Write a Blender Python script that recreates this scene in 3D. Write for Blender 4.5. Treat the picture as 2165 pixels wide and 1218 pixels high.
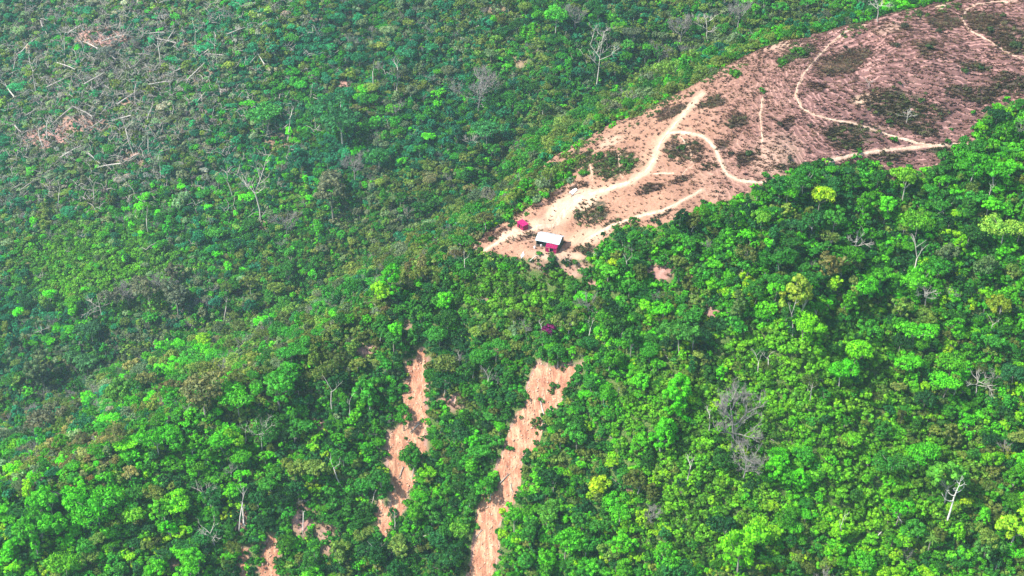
import bpy, math, random
import numpy as np
from mathutils import Vector, Matrix

for o in list(bpy.data.objects):
    bpy.data.objects.remove(o)
rnd = random.Random(7)
RS = np.random.RandomState(11)
sc = bpy.context.scene
COL = sc.collection

# ------------------------------------------------------------------ camera
W0, H0, F0 = 2165.0, 1218.0, 3007.0          # photograph size, focal length in its pixels
PITCH = math.radians(33.0)
CAMZ = 450.0
cam = bpy.data.cameras.new('camera'); cam.sensor_width = 36; cam.lens = F0/W0*36
cam.clip_start = 1; cam.clip_end = 8000
co = bpy.data.objects.new('camera', cam); COL.objects.link(co)
co.location = (0, 0, CAMZ); co.rotation_euler = (math.pi/2-PITCH, 0, 0)
sc.camera = co

# ------------------------------------------------------------------ sky, sun, exposure
SUN_EL, SUN_AZ = math.radians(50), math.radians(-108)     # azimuth from +Y, clockwise (negative = left of the view)
w = bpy.data.worlds.new('World'); sc.world = w; w.use_nodes = True
nt = w.node_tree; nt.nodes.clear()
sky = nt.nodes.new('ShaderNodeTexSky'); sky.sky_type = 'NISHITA'; sky.sun_disc = False
sky.sun_elevation = SUN_EL; sky.sun_rotation = SUN_AZ
bg = nt.nodes.new('ShaderNodeBackground'); bg.inputs[1].default_value = 0.11
wo = nt.nodes.new('ShaderNodeOutputWorld')
nt.links.new(sky.outputs[0], bg.inputs[0]); nt.links.new(bg.outputs[0], wo.inputs[0])
sun = bpy.data.lights.new('sun', 'SUN'); sun.energy = 3.7; sun.angle = math.radians(2.5); sun.color = (1, .96, .9)
so = bpy.data.objects.new('sun', sun); COL.objects.link(so)
sd = Vector((math.sin(SUN_AZ)*math.cos(SUN_EL), math.cos(SUN_AZ)*math.cos(SUN_EL), math.sin(SUN_EL)))
so.rotation_euler = (-sd).to_track_quat('-Z', 'Y').to_euler(); so.location = (-200, 200, 700)
sc.view_settings.view_transform = 'Standard'; sc.view_settings.look = 'None'
sc.view_settings.exposure = 1.16; sc.view_settings.gamma = 1; sc.view_settings.use_curve_mapping = False
sc.render.engine = 'CYCLES'
cy = sc.cycles
cy.max_bounces = 5; cy.diffuse_bounces = 3; cy.glossy_bounces = 1; cy.transmission_bounces = 3
cy.volume_bounces = 1; cy.transparent_max_bounces = 4; cy.caustics_reflective = False; cy.caustics_refractive = False
cy.use_denoising = True; cy.denoiser = 'OPENIMAGEDENOISE'
cy.use_adaptive_sampling = True; cy.adaptive_threshold = 0.02

# ------------------------------------------------------------------ projection helpers
CP, SP = math.cos(PITCH), math.sin(PITCH)
def ray(px, py):
    a = (np.asarray(px, float)-W0/2)/F0; b = (H0/2-np.asarray(py, float))/F0
    return a, CP+b*SP, -SP+b*CP              # x, y, z of direction
def at_y(px, py, y):                          # the point on a ray at forward ground distance y
    a, f, u = ray(px, py); t = y/f
    return a*t, y, CAMZ+u*t
def project(x, y, z):
    z = z-CAMZ
    d = y*CP-z*SP; u = y*SP+z*CP
    return W0/2+F0*x/d, H0/2-F0*u/d, d

# ------------------------------------------------------------------ noise
def _h(i, j, s):
    n = (i.astype(np.int64)*374761393+j.astype(np.int64)*668265263+s*974634777) & 0xffffffff
    n = ((n ^ (n >> 13))*1274126177) & 0xffffffff
    return ((n ^ (n >> 16)) & 0xffff)/65535.0
def vnoise(x, y, s=0):
    i = np.floor(x); j = np.floor(y); u = x-i; v = y-j
    u = u*u*(3-2*u); v = v*v*(3-2*v)
    a = _h(i, j, s); b = _h(i+1, j, s); c = _h(i, j+1, s); d = _h(i+1, j+1, s)
    return (a*(1-u)+b*u)*(1-v)+(c*(1-u)+d*u)*v
def fbm(x, y, sc_, s=0, oct=4, g=.5):
    x = np.asarray(x, float)/sc_; y = np.asarray(y, float)/sc_
    r = 0; a = 1; t = 0
    for k in range(oct):
        r = r+a*(vnoise(x, y, s+k*17)*2-1); t += a; a *= g; x = x*2.03+11.3; y = y*2.03+5.1
    return r/t
def smooth(a, b, x):
    t = np.clip((x-a)/(b-a), 0, 1); return t*t*(3-2*t)

# ------------------------------------------------------------------ terrain: a spur (crest and shoulder lines) against a rising far slope
crest = [(-500, 1290, 318), (-200, 1150, 332), (0, 1060, 344), (250, 950, 358), (450, 850, 372), (700, 700, 390), (870, 600, 402), (1010, 500, 416),
         (1120, 380, 432), (1250, 290, 442), (1400, 222, 450), (1500, 165, 454), (1600, 112, 457), (1760, 66, 462), (1990, 6, 471), (2165, -28, 478), (2500, -70, 490)]
should = [(-500, 1310, 315), (-200, 1170, 329), (0, 1080, 341), (250, 970, 355), (450, 870, 369), (700, 725, 387), (870, 640, 395), (1000, 545, 403),
          (1120, 545, 393), (1230, 555, 385), (1330, 500, 382), (1450, 465, 381), (1600, 405, 385), (1750, 372, 392), (1900, 360, 399), (2070, 320, 404), (2165, 250, 413), (2500, 180, 425)]
def line(pts):
    P = np.array([at_y(*p) for p in pts]); return P[np.argsort(P[:, 0])]
CL, SL = line(crest), line(should)
def li(L, x, k):
    w_ = 9.0                                  # smoothed interpolation
    return sum(np.interp(x+o_*w_, L[:, 0], L[:, k])*q for o_, q in ((-1, .2), (-.5, .2), (0, .2), (.5, .2), (1, .2)))
def hill_raw(x, y):
    yc, zc, ys, zs = li(CL, x, 1), li(CL, x, 2), li(SL, x, 1), li(SL, x, 2)
    ys = np.minimum(ys, yc-2.5)
    d = y-yc
    bk = np.clip(d, 0, None)
    right = smooth(60, 160, x)
    back = zc-(.36*bk+(.16+.22*right)*np.clip(bk-16, 0, None)-.12*np.clip(bk-90, 0, None))
    t = np.clip((y-ys)/(yc-ys), 0, 1)
    dome = zs+(zc-zs)*t+(yc-ys)*.085*np.sin(np.pi*t)
    fr = np.clip(ys-y, 0, None)
    front = zs-(.80*fr-.3*9*(1-np.exp(-fr/9)))
    z = np.where(d > 0, back, np.where(y > ys, dome, front))
    return z, yc, ys
def far_raw(x, y):
    z = -411+CAMZ+.47*(y-572)+.33*(x+250)
    z = z+fbm(x, y, 120, 5, 3)*16+fbm(x+y*.3, y*.4, 42, 9, 3)*9
    # a side ridge and hollow
    z = z-14*np.exp(-((x+.55*(y-640)+20)/38)**2)
    return z
HUT = (None, None)
def height(x, y):
    x = np.asarray(x, float); y = np.asarray(y, float)
    a, yc, ys = hill_raw(x, y)
    amp = smooth(0, 22, ys-y)+smooth(0, 25, y-yc)
    a = a+amp*(fbm(x, y*.5, 38, 21, 4)*6.2+fbm(x, y, 13, 23, 3)*1.6)
    bald = (1-np.clip(amp, 0, 1))
    a = a+bald*(fbm(x, y, 22, 31, 3)*2.3+fbm(x, y, 5, 33, 3)*.35+fbm(x+y*.35, y*.22, 7, 35, 3)*.9*smooth(60, 120, x))
    # nose of the upper hill and the hollow beside it
    a = a+3.2*np.exp(-(((x-132)/17)**2+((y-436)/14)**2))-4.6*np.exp(-(((x-112)/12)**2+((y-449)/12)**2))+1.8*np.exp(-(((x-95)/8)**2+((y-438)/20)**2))
    b = far_raw(x, y)
    k = 3.0
    m = np.maximum(a, b); z = m+k*np.log(np.exp((a-m)/k)+np.exp((b-m)/k))-8*np.exp(-((a-b)/9)**2)
    z = 300*np.tanh(z/300*1.0) if False else z
    far = smooth(1000, 1500, np.hypot(x, y-400))
    return z*(1-far)+(150+fbm(x, y, 400, 41, 3)*90)*far

def axis(segs):
    out = []
    for a, b, s in segs: out += list(np.arange(a, b-1e-6, s))
    out.append(segs[-1][1]); return np.array(out)
GX = axis([(-2400, -600, 60), (-600, -300, 6), (-300, -24, 2), (-24, 215, .5), (215, 300, 1.5), (300, 420, 3), (420, 600, 12), (600, 2400, 60)])
GY = axis([(-1500, 120, 60), (120, 240, 10), (240, 372, 1.6), (372, 490, .5), (490, 900, 2.5), (900, 1200, 10), (1200, 3600, 80)])
MX, MY = np.meshgrid(GX, GY)
GZ = height(MX, MY)

def zg_of(Z, x, y):
    x = np.asarray(x, float); y = np.asarray(y, float)
    i = np.clip(np.searchsorted(GX, x)-1, 0, len(GX)-2); j = np.clip(np.searchsorted(GY, y)-1, 0, len(GY)-2)
    u = (x-GX[i])/(GX[i+1]-GX[i]); v = (y-GY[j])/(GY[j+1]-GY[j])
    return (Z[j, i]*(1-u)+Z[j, i+1]*u)*(1-v)+(Z[j+1, i]*(1-u)+Z[j+1, i+1]*u)*v
def zg(x, y): return zg_of(GZ, x, y)
def cast(px, py, up=0.0):                     # where a ray meets the ground (or the level UP metres above it)
    a, f, u = ray(px, py)
    a = np.atleast_1d(a).astype(float); f = np.atleast_1d(f); u = np.atleast_1d(u)
    a, f, u = np.broadcast_arrays(a, f, u)
    t = np.full(a.shape, 250.0); done = np.zeros(a.shape, bool); lo = t.copy()
    for k in range(700):
        below = (CAMZ+u*t) < zg(a*t, f*t)+up
        done |= below
        lo = np.where(done, lo, t); t = np.where(done, t, t+2.0)
        if done.all(): break
    hi = t.copy()
    for k in range(12):
        m = (lo+hi)/2; b = (CAMZ+u*m) < zg(a*m, f*m)+up
        hi = np.where(b, m, hi); lo = np.where(b, lo, m)
    x, y = a*hi, f*hi
    return x, y, zg(x, y)
def cast1(px, py, up=0.0):
    x, y, z = cast(px, py, up); return float(x[0]), float(y[0]), float(z[0])
def visible(x, y, z):                         # ground hides nothing between camera and point
    n = 60; ok = np.ones(np.shape(x), bool)
    for k in range(8, n-1):
        s = k/n
        ok &= (CAMZ+(z-CAMZ)*s) > zg(x*s, y*s)-.5
    return ok

# level ground under the two huts
def flatten(px, py, r0, r1):
    x, y, z = cast1(px, py)
    global GZ
    d = np.hypot(MX-x, MY-y); m = 1-smooth(r0, r1, d)
    GZ = GZ*(1-m)+z*m
    return x, y, z
HUTP = flatten(1163, 520, 6.2, 12)
SHEDP = flatten(1105, 482, 2.6, 5.5)

# ------------------------------------------------------------------ outlines read in the photograph, used as ground cover masks
def inpoly(px, py, poly):
    P = np.array(poly, float); c = np.zeros(np.shape(px), bool)
    x1, y1 = P[-1]
    for x2, y2 in P:
        if y1 != y2:
            c ^= ((y2 > py) != (y1 > py)) & (px < (x1-x2)*(py-y2)/(y1-y2)+x2)
        x1, y1 = x2, y2
    return c
BALD = [(985, 525), (1050, 478), (1165, 408), (1200, 380), (1238, 332), (1170, 352), (1110, 372), (1062, 385), (1038, 408), (1045, 378), (1110, 345),
        (1230, 298), (1290, 262), (1400, 195), (1500, 130), (1600, 80), (1700, 40), (2000, -60), (2600, -200), (2600, 60), (2165, 208), (2095, 232), (2058, 262), (2065, 305),
        (2000, 322), (1990, 352), (1890, 385), (1850, 350), (1740, 350), (1700, 345), (1610, 395), (1520, 428), (1445, 458), (1380, 480), (1310, 478),
        (1270, 522), (1230, 552), (1180, 552), (1125, 548), (1060, 540), (1010, 535)]
SCARS = {
 'left': [(878, 730), (902, 734), (902, 800), (903, 850), (907, 890), (900, 930), (906, 960), (893, 968), (874, 942), (862, 955), (868, 990), (882, 1008), (868, 1035), (860, 1066), (848, 1104), (824, 1072), (826, 1020), (818, 990), (818, 915), (834, 900), (849, 890), (851, 830), (855, 790), (861, 762), (876, 756)],
 'leftfoot': [(804, 1038), (815, 1062), (830, 1070), (829, 1112), (814, 1140), (788, 1122), (792, 1078)],
 'right': [(1133, 760), (1180, 775), (1212, 765), (1236, 768), (1230, 790), (1212, 808), (1195, 832), (1177, 862), (1152, 884), (1143, 930), (1127, 950), (1107, 965), (1102, 1000), (1102, 1022), (1082, 1078), (1062, 1097), (1052, 1122), (1062, 1167), (1042, 1207), (1015, 1245), (975, 1245), (993, 1180), (1002, 1120), (1008, 1080), (1020, 1050), (1043, 1045), (1053, 1020), (1043, 995), (1063, 950), (1078, 905), (1093, 870), (1110, 850), (1113, 810), (1123, 785)],
 'small': [(568, 1128), (592, 1126), (589, 1165), (586, 1245), (542, 1245), (550, 1180)],
 'sliver': [(502, 1152), (526, 1150), (524, 1245), (504, 1245)],
}
# small openings with bare soil: px, py, rx, ry, strength
OPEN = [(1390, 575, 36, 24, 1), (1500, 662, 20, 16, .9), (1250, 598, 18, 10, .9), (1213, 572, 42, 16, .8), (1150, 560, 40, 14, .7), (775, 740, 22, 13, 1), (958, 846, 32, 17, 1), (676, 892, 14, 17, .9),
        (580, 886, 18, 9, .8), (510, 1102, 18, 26, 1), (640, 1100, 24, 34, 1), (690, 1140, 22, 44, .8), (215, 78, 56, 18, 1), (732, 178, 22, 16, 1), (557, 478, 14, 16, .8), (95, 288, 44, 20, 1),
        (178, 262, 44, 18, .9), (270, 335, 34, 15, .8), (420, 160, 30, 12, .7), (740, 45, 10, 22, .7), (1050, 20, 22, 14, .6), (1100, 130, 14, 10, .6), (1468, 582, 9, 26, .8),
        (590, 300, 26, 14, .7), (865, 690, 16, 12, .7), (1025, 640, 14, 9, .7), (1050, 720, 7, 40, .6), (1735, 500, 12, 14, .6), (1975, 710, 14, 9, .6), (1325, 1025, 14, 8, .8), (375, 1190, 16, 24, .8),
        (60, 545, 20, 12, .7), (10, 608, 14, 10, .8), (215, 470, 14, 14, .7), (1740, 450, 10, 10, .5), (1085, 925, 10, 12, .5), (380, 90, 22, 9, .6), (270, 215, 20, 10, .7), (320, 150, 20, 10, .6), (480, 110, 12, 8, .6)]
# dark scrub and burnt grass on the bare hill: px, py, rx, ry, angle, (0 dark burnt .. 1 green)
PATCH = [(1300, 348, 52, 30, -8, .8), (1250, 450, 42, 24, -12, .5), (1235, 345, 28, 24, 0, .9), (1400, 392, 62, 11, -16, .1), (1510, 216, 36, 9, -14, .3), (1425, 238, 34, 14, -30, .1), (1557, 256, 21, 15, -25, .25),
         (1445, 318, 42, 30, 10, .25), (1500, 352, 30, 9, -22, .3), (1582, 332, 28, 16, -35, .1), (1662, 258, 16, 22, 15, .05), (1530, 308, 12, 12, 0, .1), (1785, 128, 58, 24, -20, .12), (1720, 182, 20, 12, -10, .0),
         (1910, 225, 90, 36, 8, .45), (1800, 285, 58, 30, 8, .5), (1930, 268, 60, 18, 12, .35), (2065, 143, 30, 13, 10, .3), (2090, 52, 60, 24, 15, .2), (2140, 85, 40, 30, 10, .3), (1960, 102, 20, 14, -10, .2),
         (1915, 53, 12, 9, 0, .1), (1897, 93, 8, 7, 0, .1), (2060, 195, 60, 20, 8, .25), (2130, 180, 50, 26, 0, .3), (2000, 50, 30, 20, 0, .15), (1665, 356, 34, 11, -8, .2), (1780, 350, 70, 9, -5, .3), (1880, 330, 60, 9, -5, .2), (1980, 310, 40, 12, 0, .4),
         (1680, 118, 46, 12, -28, .9), (1150, 415, 44, 22, -32, .05), (1105, 440, 30, 14, -35, .05), (1045, 495, 36, 12, -25, .0), (1100, 505, 32, 8, -10, .1), (1230, 395, 30, 8, -15, .1), (1290, 478, 40, 7, -20, .5), (1400, 455, 30, 6, -15, .3), (1240, 530, 24, 14, 0, .4)]
def ell(px, py, e):
    c, s = math.cos(math.radians(e[4])), math.sin(math.radians(e[4]))
    dx, dy = px-e[0], py-e[1]
    return ((dx*c+dy*s)/e[2])**2+((-dx*s+dy*c)/e[3])**2
def wob(x, y): return fbm(x, y, 6, 71, 3)*9, fbm(x, y, 6, 75, 3)*9
def near_side(x, y): return y < li(CL, x, 1)+np.where(x < 42, 17, 5)
def is_bald(x, y, px, py):
    wx, wy = wob(x, y); return inpoly(px+wx, py+wy*.6, BALD) & near_side(x, y)
def is_scar(x, y, px, py, wf=.5):
    wx, wy = wob(x*1.7, y*1.7); r = np.zeros(np.shape(px), bool)
    for s in SCARS.values(): r |= inpoly(px+wx*wf, py+wy*wf, s)
    return r & near_side(x, y)
def opening(x, y, px, py):
    wx, wy = wob(x, y); r = np.zeros(np.shape(px))
    for a, b, c, d, s in OPEN:
        if a < 620 and b < 420: c, d = c*1.3, d*1.35
        r = np.maximum(r, s*np.clip(1.5-ell(px+wx, py+wy, (a, b, c, d, 0)), 0, 1))
    return r
def patch(x, y, px, py):
    wx, wy = wob(x*1.1, y*1.1); wx = wx*2.2; wy = wy*1.9; r = np.zeros(np.shape(px)); g = np.zeros(np.shape(px))
    for e in PATCH:
        v = np.clip(1.35-ell(px+wx, py+wy*.6, e), 0, 1)
        g = np.where(v > r, e[5], g); r = np.maximum(r, v)
    return r, g

# ------------------------------------------------------------------ materials
def newmat(name):
    m = bpy.data.materials.new(name); m.use_nodes = True; n = m.node_tree; n.nodes.clear()
    out = n.nodes.new('ShaderNodeOutputMaterial'); b = n.nodes.new('ShaderNodeBsdfPrincipled')
    n.links.new(b.outputs[0], out.inputs[0]); b.inputs['Roughness'].default_value = .8
    b.inputs['Specular IOR Level'].default_value = .2
    return m, n, b, out
def N(n, t, **k):
    x = n.nodes.new(t)
    for a, v in k.items(): setattr(x, a, v)
    return x
def noise(n, scale, detail=4, rough=.6, coord=None):
    t = N(n, 'ShaderNodeTexNoise'); t.inputs['Scale'].default_value = scale; t.inputs['Detail'].default_value = detail; t.inputs['Roughness'].default_value = rough
    if coord is not None: n.links.new(coord, t.inputs['Vector'])
    return t
def ramp(n, fac, stops):
    r = N(n, 'ShaderNodeValToRGB'); e = r.color_ramp.elements
    while len(e) < len(stops): e.new(.5)
    for k, (p, c) in enumerate(stops):
        e[k].position = p; e[k].color = (*c, 1) if len(c) == 3 else c
    n.links.new(fac, r.inputs[0]); return r
def mixc(n, fac, a, b, mode='MIX'):
    m = N(n, 'ShaderNodeMix', data_type='RGBA', blend_type=mode)
    for s, v in ((m.inputs[0], fac), (m.inputs[6], a), (m.inputs[7], b)):
        if hasattr(v, 'is_linked') or hasattr(v, 'links'): n.links.new(v, s)
        elif isinstance(v, (int, float)): s.default_value = v
        else: s.default_value = (*v, 1)
    return m.outputs[2]
def simple(name, c, var=.25, scale=3, rough=.8, bump=.3, metal=0):
    m, n, b, _ = newmat(name)
    tc = N(n, 'ShaderNodeTexCoord'); t = noise(n, scale, 5, .65, tc.outputs['Object'])
    lo = tuple(max(0, v*(1-var)) for v in c); hi = tuple(v*(1+var) for v in c)
    r = ramp(n, t.outputs[0], [(.3, lo), (.7, hi)]); n.links.new(r.outputs[0], b.inputs['Base Color'])
    b.inputs['Roughness'].default_value = rough; b.inputs['Metallic'].default_value = metal
    if bump:
        bp = N(n, 'ShaderNodeBump'); bp.inputs['Strength'].default_value = bump; bp.inputs['Distance'].default_value = .1
        n.links.new(t.outputs[0], bp.inputs['Height']); n.links.new(bp.outputs[0], b.inputs['Normal'])
    return m
def foliage_mat(name, transl=.36):
    m, n, b, out = newmat(name)
    at = N(n, 'ShaderNodeAttribute', attribute_type='INSTANCER', attribute_name='tint')
    va = N(n, 'ShaderNodeAttribute', attribute_type='GEOMETRY', attribute_name='leafvar')
    mul = N(n, 'ShaderNodeVectorMath', operation='MULTIPLY')
    n.links.new(at.outputs['Color'], mul.inputs[0]); n.links.new(va.outputs['Color'], mul.inputs[1])
    n.links.new(mul.outputs[0], b.inputs['Base Color']); b.inputs['Roughness'].default_value = .6
    b.inputs['Specular IOR Level'].default_value = .25
    tr = N(n, 'ShaderNodeBsdfTranslucent'); n.links.new(mul.outputs[0], tr.inputs[0])
    mx = N(n, 'ShaderNodeMixShader'); mx.inputs[0].default_value = transl
    n.links.new(b.outputs[0], mx.inputs[1]); n.links.new(tr.outputs[0], mx.inputs[2]); n.links.new(mx.outputs[0], out.inputs[0])
    return m
M_LEAF = foliage_mat('leaves')
M_BARK = simple('bark', (.30, .26, .22), .35, 1.5)
M_PALE = simple('pale_bark', (.45, .42, .36), .2, 2)
M_GREY = simple('grey_twigs', (.27, .25, .22), .2, 2)
M_DEAD = simple('bleached_wood', (.52, .47, .40), .18, 2)
M_LOG = simple('fallen_wood', (.36, .32, .27), .3, 2)

def ground_mat():
    m, n, b, _ = newmat('hillside_ground')
    g = N(n, 'ShaderNodeNewGeometry'); P = g.outputs['Position']
    cov = N(n, 'ShaderNodeAttribute', attribute_name='cover')     # r bald, g dark patch, b green in patch
    opn = N(n, 'ShaderNodeAttribute', attribute_name='soil')      # r opening soil, g pale sand, b mauve hill
    sc_ = N(n, 'ShaderNodeSeparateColor'); n.links.new(cov.outputs['Color'], sc_.inputs[0])
    so_ = N(n, 'ShaderNodeSeparateColor'); n.links.new(opn.outputs['Color'], so_.inputs[0])
    n1 = noise(n, .12, 6, .6, P); n2 = noise(n, 1.3, 5, .7, P); n3 = noise(n, .45, 4, .6, P); n4 = noise(n, 4.5, 3, .6, P)
    floor_ = ramp(n, n4.outputs[0], [(.36, (.015, .05, .01)), (.47, (.05, .15, .02)), (.55, (.12, .16, .04)), (.66, (.24, .20, .10))])
    tan = ramp(n, n1.outputs[0], [(.3, (.29, .155, .10)), (.5, (.36, .20, .13)), (.7, (.43, .265, .17))])
    mauve = ramp(n, n1.outputs[0], [(.3, (.25, .135, .115)), (.6, (.345, .195, .165)), (.75, (.42, .25, .20))])
    grass = mixc(n, so_.outputs[2], tan.outputs[0], mauve.outputs[0])
    fine = ramp(n, n2.outputs[0], [(.3, (.62, .6, .6)), (.5, (1, 1, 1)), (.72, (1.25, 1.22, 1.2))])
    grass = mixc(n, 1.0, grass, fine.outputs[0], 'MULTIPLY')
    # trodden terracettes: thin bare lines that follow the contours
    sep = N(n, 'ShaderNodeSeparateXYZ'); n.links.new(P, sep.inputs[0])
    warp = N(n, 'ShaderNodeMath', operation='MULTIPLY_ADD'); n.links.new(n3.outputs[0], warp.inputs[0]); warp.inputs[1].default_value = 1.2
    fl = N(n, 'ShaderNodeAttribute', attribute_name='flow'); n.links.new(fl.outputs['Fac'], warp.inputs[2])
    sc2 = N(n, 'ShaderNodeMath', operation='MULTIPLY'); n.links.new(warp.outputs[0], sc2.inputs[0]); sc2.inputs[1].default_value = 4.1
    sn = N(n, 'ShaderNodeMath', operation='SINE'); n.links.new(sc2.outputs[0], sn.inputs[0])
    line_ = ramp(n, sn.outputs[0], [(.0, (.46, .41, .42)), (.4, (.84, .82, .83)), (.85, (1.38, 1.36, 1.34))])
    lf = N(n, 'ShaderNodeMath', operation='MULTIPLY'); n.links.new(so_.outputs[2], lf.inputs[0]); lf.inputs[1].default_value = .75
    grass = mixc(n, lf.outputs[0], grass, mixc(n, 1.0, grass, line_.outputs[0], 'MULTIPLY'))
    burnt = mixc(n, sc_.outputs[2], (.10, .062, .055), (.075, .085, .035))
    pf = N(n, 'ShaderNodeMath', operation='MULTIPLY_ADD'); n.links.new(sc_.outputs[1], pf.inputs[0]); pf.inputs[1].default_value = 1.6
    ns = N(n, 'ShaderNodeMath', operation='SUBTRACT'); ns.inputs[1].default_value = .85; n.links.new(n2.outputs[0], ns.inputs[0]); n.links.new(ns.outputs[0], pf.inputs[2])
    cl = N(n, 'ShaderNodeClamp'); n.links.new(pf.outputs[0], cl.inputs[0])
    grass = mixc(n, cl.outputs[0], grass, burnt)
    sand = mixc(n, n4.outputs[0], (.50, .32, .20), (.68, .50, .36))
    grass = mixc(n, so_.outputs[1], grass, sand)
    soil = ramp(n, n3.outputs[0], [(.3, (.30, .155, .125)), (.55, (.44, .24, .19)), (.75, (.55, .34, .27))])
    base = mixc(n, so_.outputs[0], floor_.outputs[0], soil.outputs[0])
    col = mixc(n, sc_.outputs[0], base, grass)
    n.links.new(col, b.inputs['Base Color']); b.inputs['Roughness'].default_value = .95; b.inputs['Specular IOR Level'].default_value = .1
    bp = N(n, 'ShaderNodeBump'); bp.inputs['Strength'].default_value = .55; bp.inputs['Distance'].default_value = .35
    ad = N(n, 'ShaderNodeMath', operation='MULTIPLY_ADD'); n.links.new(sn.outputs[0], ad.inputs[0]); ad.inputs[1].default_value = .12; n.links.new(n2.outputs[0], ad.inputs[2])
    n.links.new(ad.outputs[0], bp.inputs['Height']); n.links.new(bp.outputs[0], b.inputs['Normal'])
    return m
M_GROUND = ground_mat()
def soil_mat(name, a, b_, c, sc1=.5):
    m, n, b, _ = newmat(name)
    g = N(n, 'ShaderNodeNewGeometry'); mp_ = N(n, 'ShaderNodeMapping'); mp_.inputs['Scale'].default_value = (1.6, .45, .45); n.links.new(g.outputs['Position'], mp_.inputs[0]); t = noise(n, sc1, 8, .75, mp_.outputs[0]); t2 = noise(n, 2.6, 5, .7, g.outputs['Position'])
    r = ramp(n, t.outputs[0], [(.33, a), (.5, b_), (.66, c)])
    f = ramp(n, t2.outputs[0], [(.3, (.5, .46, .44)), (.46, (1, 1, 1)), (.75, (1.2, 1.2, 1.15))])
    n.links.new(mixc(n, 1.0, r.outputs[0], f.outputs[0], 'MULTIPLY'), b.inputs['Base Color']); b.inputs['Roughness'].default_value = .95; b.inputs['Specular IOR Level'].default_value = .1
    bp = N(n, 'ShaderNodeBump'); bp.inputs['Strength'].default_value = .6; bp.inputs['Distance'].default_value = .3
    n.links.new(t2.outputs[0], bp.inputs['Height']); n.links.new(bp.outputs[0], b.inputs['Normal'])
    return m
M_SCAR = soil_mat('landslide_soil', (.25, .095, .06), (.44, .21, .125), (.68, .44, .27))
M_PATH = soil_mat('trodden_pale_soil', (.44, .28, .19), (.56, .40, .29), (.68, .52, .40))

# ------------------------------------------------------------------ mesh and object helpers
def mesh_from(name, V, Fc, mats=(), smooth_=False, mi=None):
    me = bpy.data.meshes.new(name)
    V = np.asarray(V, np.float32); Fc = np.asarray(Fc, np.int32)
    me.vertices.add(len(V)); me.vertices.foreach_set('co', V.ravel())
    k = Fc.shape[1]
    me.loops.add(Fc.size); me.loops.foreach_set('vertex_index', Fc.ravel())
    me.polygons.add(len(Fc)); me.polygons.foreach_set('loop_start', np.arange(0, Fc.size, k, dtype=np.int32))
    me.polygons.foreach_set('loop_total', np.full(len(Fc), k, np.int32))
    if mi is not None: me.polygons.foreach_set('material_index', np.asarray(mi, np.int32))
    for m in mats: me.materials.append(m)
    me.update(calc_edges=True); me.validate()
    me.polygons.foreach_set('use_smooth', np.full(len(me.polygons), bool(smooth_)))
    return me
def link(name, data, parent=None, loc=None, rot=None, scale=None):
    o = bpy.data.objects.new(name, data); COL.objects.link(o)
    if parent is not None: o.parent = parent
    if loc is not None: o.location = loc
    if rot is not None: o.rotation_euler = rot
    if scale is not None: o.scale = scale
    return o
def tag(o, label=None, cat=None, group=None, kind=None):
    for k, v in (('label', label), ('category', cat), ('group', group), ('kind', kind)):
        if v: o[k] = v
    return o
class MB:
    """collects quads"""
    def __init__(s): s.V = []; s.F = []
    def box(s, c, d, M=None):
        b = len(s.V); hx, hy, hz = d[0]/2, d[1]/2, d[2]/2
        for sx, sy, sz in ((-1, -1, -1), (1, -1, -1), (1, 1, -1), (-1, 1, -1), (-1, -1, 1), (1, -1, 1), (1, 1, 1), (-1, 1, 1)):
            v = Vector((c[0]+sx*hx, c[1]+sy*hy, c[2]+sz*hz)); s.V.append(tuple(M @ v if M else v))
        for f in ((0, 3, 2, 1), (4, 5, 6, 7), (0, 1, 5, 4), (1, 2, 6, 5), (2, 3, 7, 6), (3, 0, 4, 7)): s.F.append(tuple(b+i for i in f))
        return s
    def tube(s, pts, rad, n=5):
        b = len(s.V); P = [Vector(p) for p in pts]
        for i, p in enumerate(P):
            t = (P[min(i+1, len(P)-1)]-P[max(i-1, 0)]); t = t.normalized() if t.length > 1e-6 else Vector((0, 0, 1))
            a = t.orthogonal().normalized(); c = t.cross(a); r = rad[i]
            for k in range(n):
                an = 2*math.pi*k/n; s.V.append(tuple(p+a*(r*math.cos(an))+c*(r*math.sin(an))))
        for i in range(len(P)-1):
            for k in range(n):
                s.F.append((b+i*n+k, b+i*n+(k+1) % n, b+(i+1)*n+(k+1) % n, b+(i+1)*n+k))
        c = b+(len(P)-1)*n
        if n == 4: s.F.append((b+3, b+2, b+1, b)); s.F.append((c, c+1, c+2, c+3))
        if n == 5: s.F.append((b+3, b+2, b+1, b)); s.F.append((b, b+4, b+3, b+3)) if False else None; s.F.append((c, c+1, c+2, c+3)); 
        return s
    def mesh(s, name, mat, smooth_=False): return mesh_from(name, s.V, s.F, [mat], smooth_)

# ------------------------------------------------------------------ rows on the hill wrap round the nose of the summit
_c0 = cast1(1825, 150); _c1 = cast1(2160, 170)
def flow(x, y):
    x = np.asarray(x, float); vx, vy = (_c1[0]-_c0[0])*4, (_c1[1]-_c0[1])*4; L2 = vx*vx+vy*vy
    t = np.clip(((x-_c0[0])*vx+(y-_c0[1])*vy)/L2, 0, 1)
    return np.hypot(x-_c0[0]-t*vx, (y-_c0[1]-t*vy)*.75)+fbm(x, y, 14, 131, 3)*4.5+fbm(x, y, 3.0, 137, 2)*.35
# ------------------------------------------------------------------ ground
px_, py_, dd_ = project(MX, MY, GZ)
bald_m = is_bald(MX, MY, px_, py_) & (MY > 330) & (MY < 520)
scar_m = is_scar(MX, MY, px_, py_) & (MY > 200)
pm, pg = patch(MX, MY, px_, py_)
op_m = opening(MX, MY, px_, py_)*(MY > 200)
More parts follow.
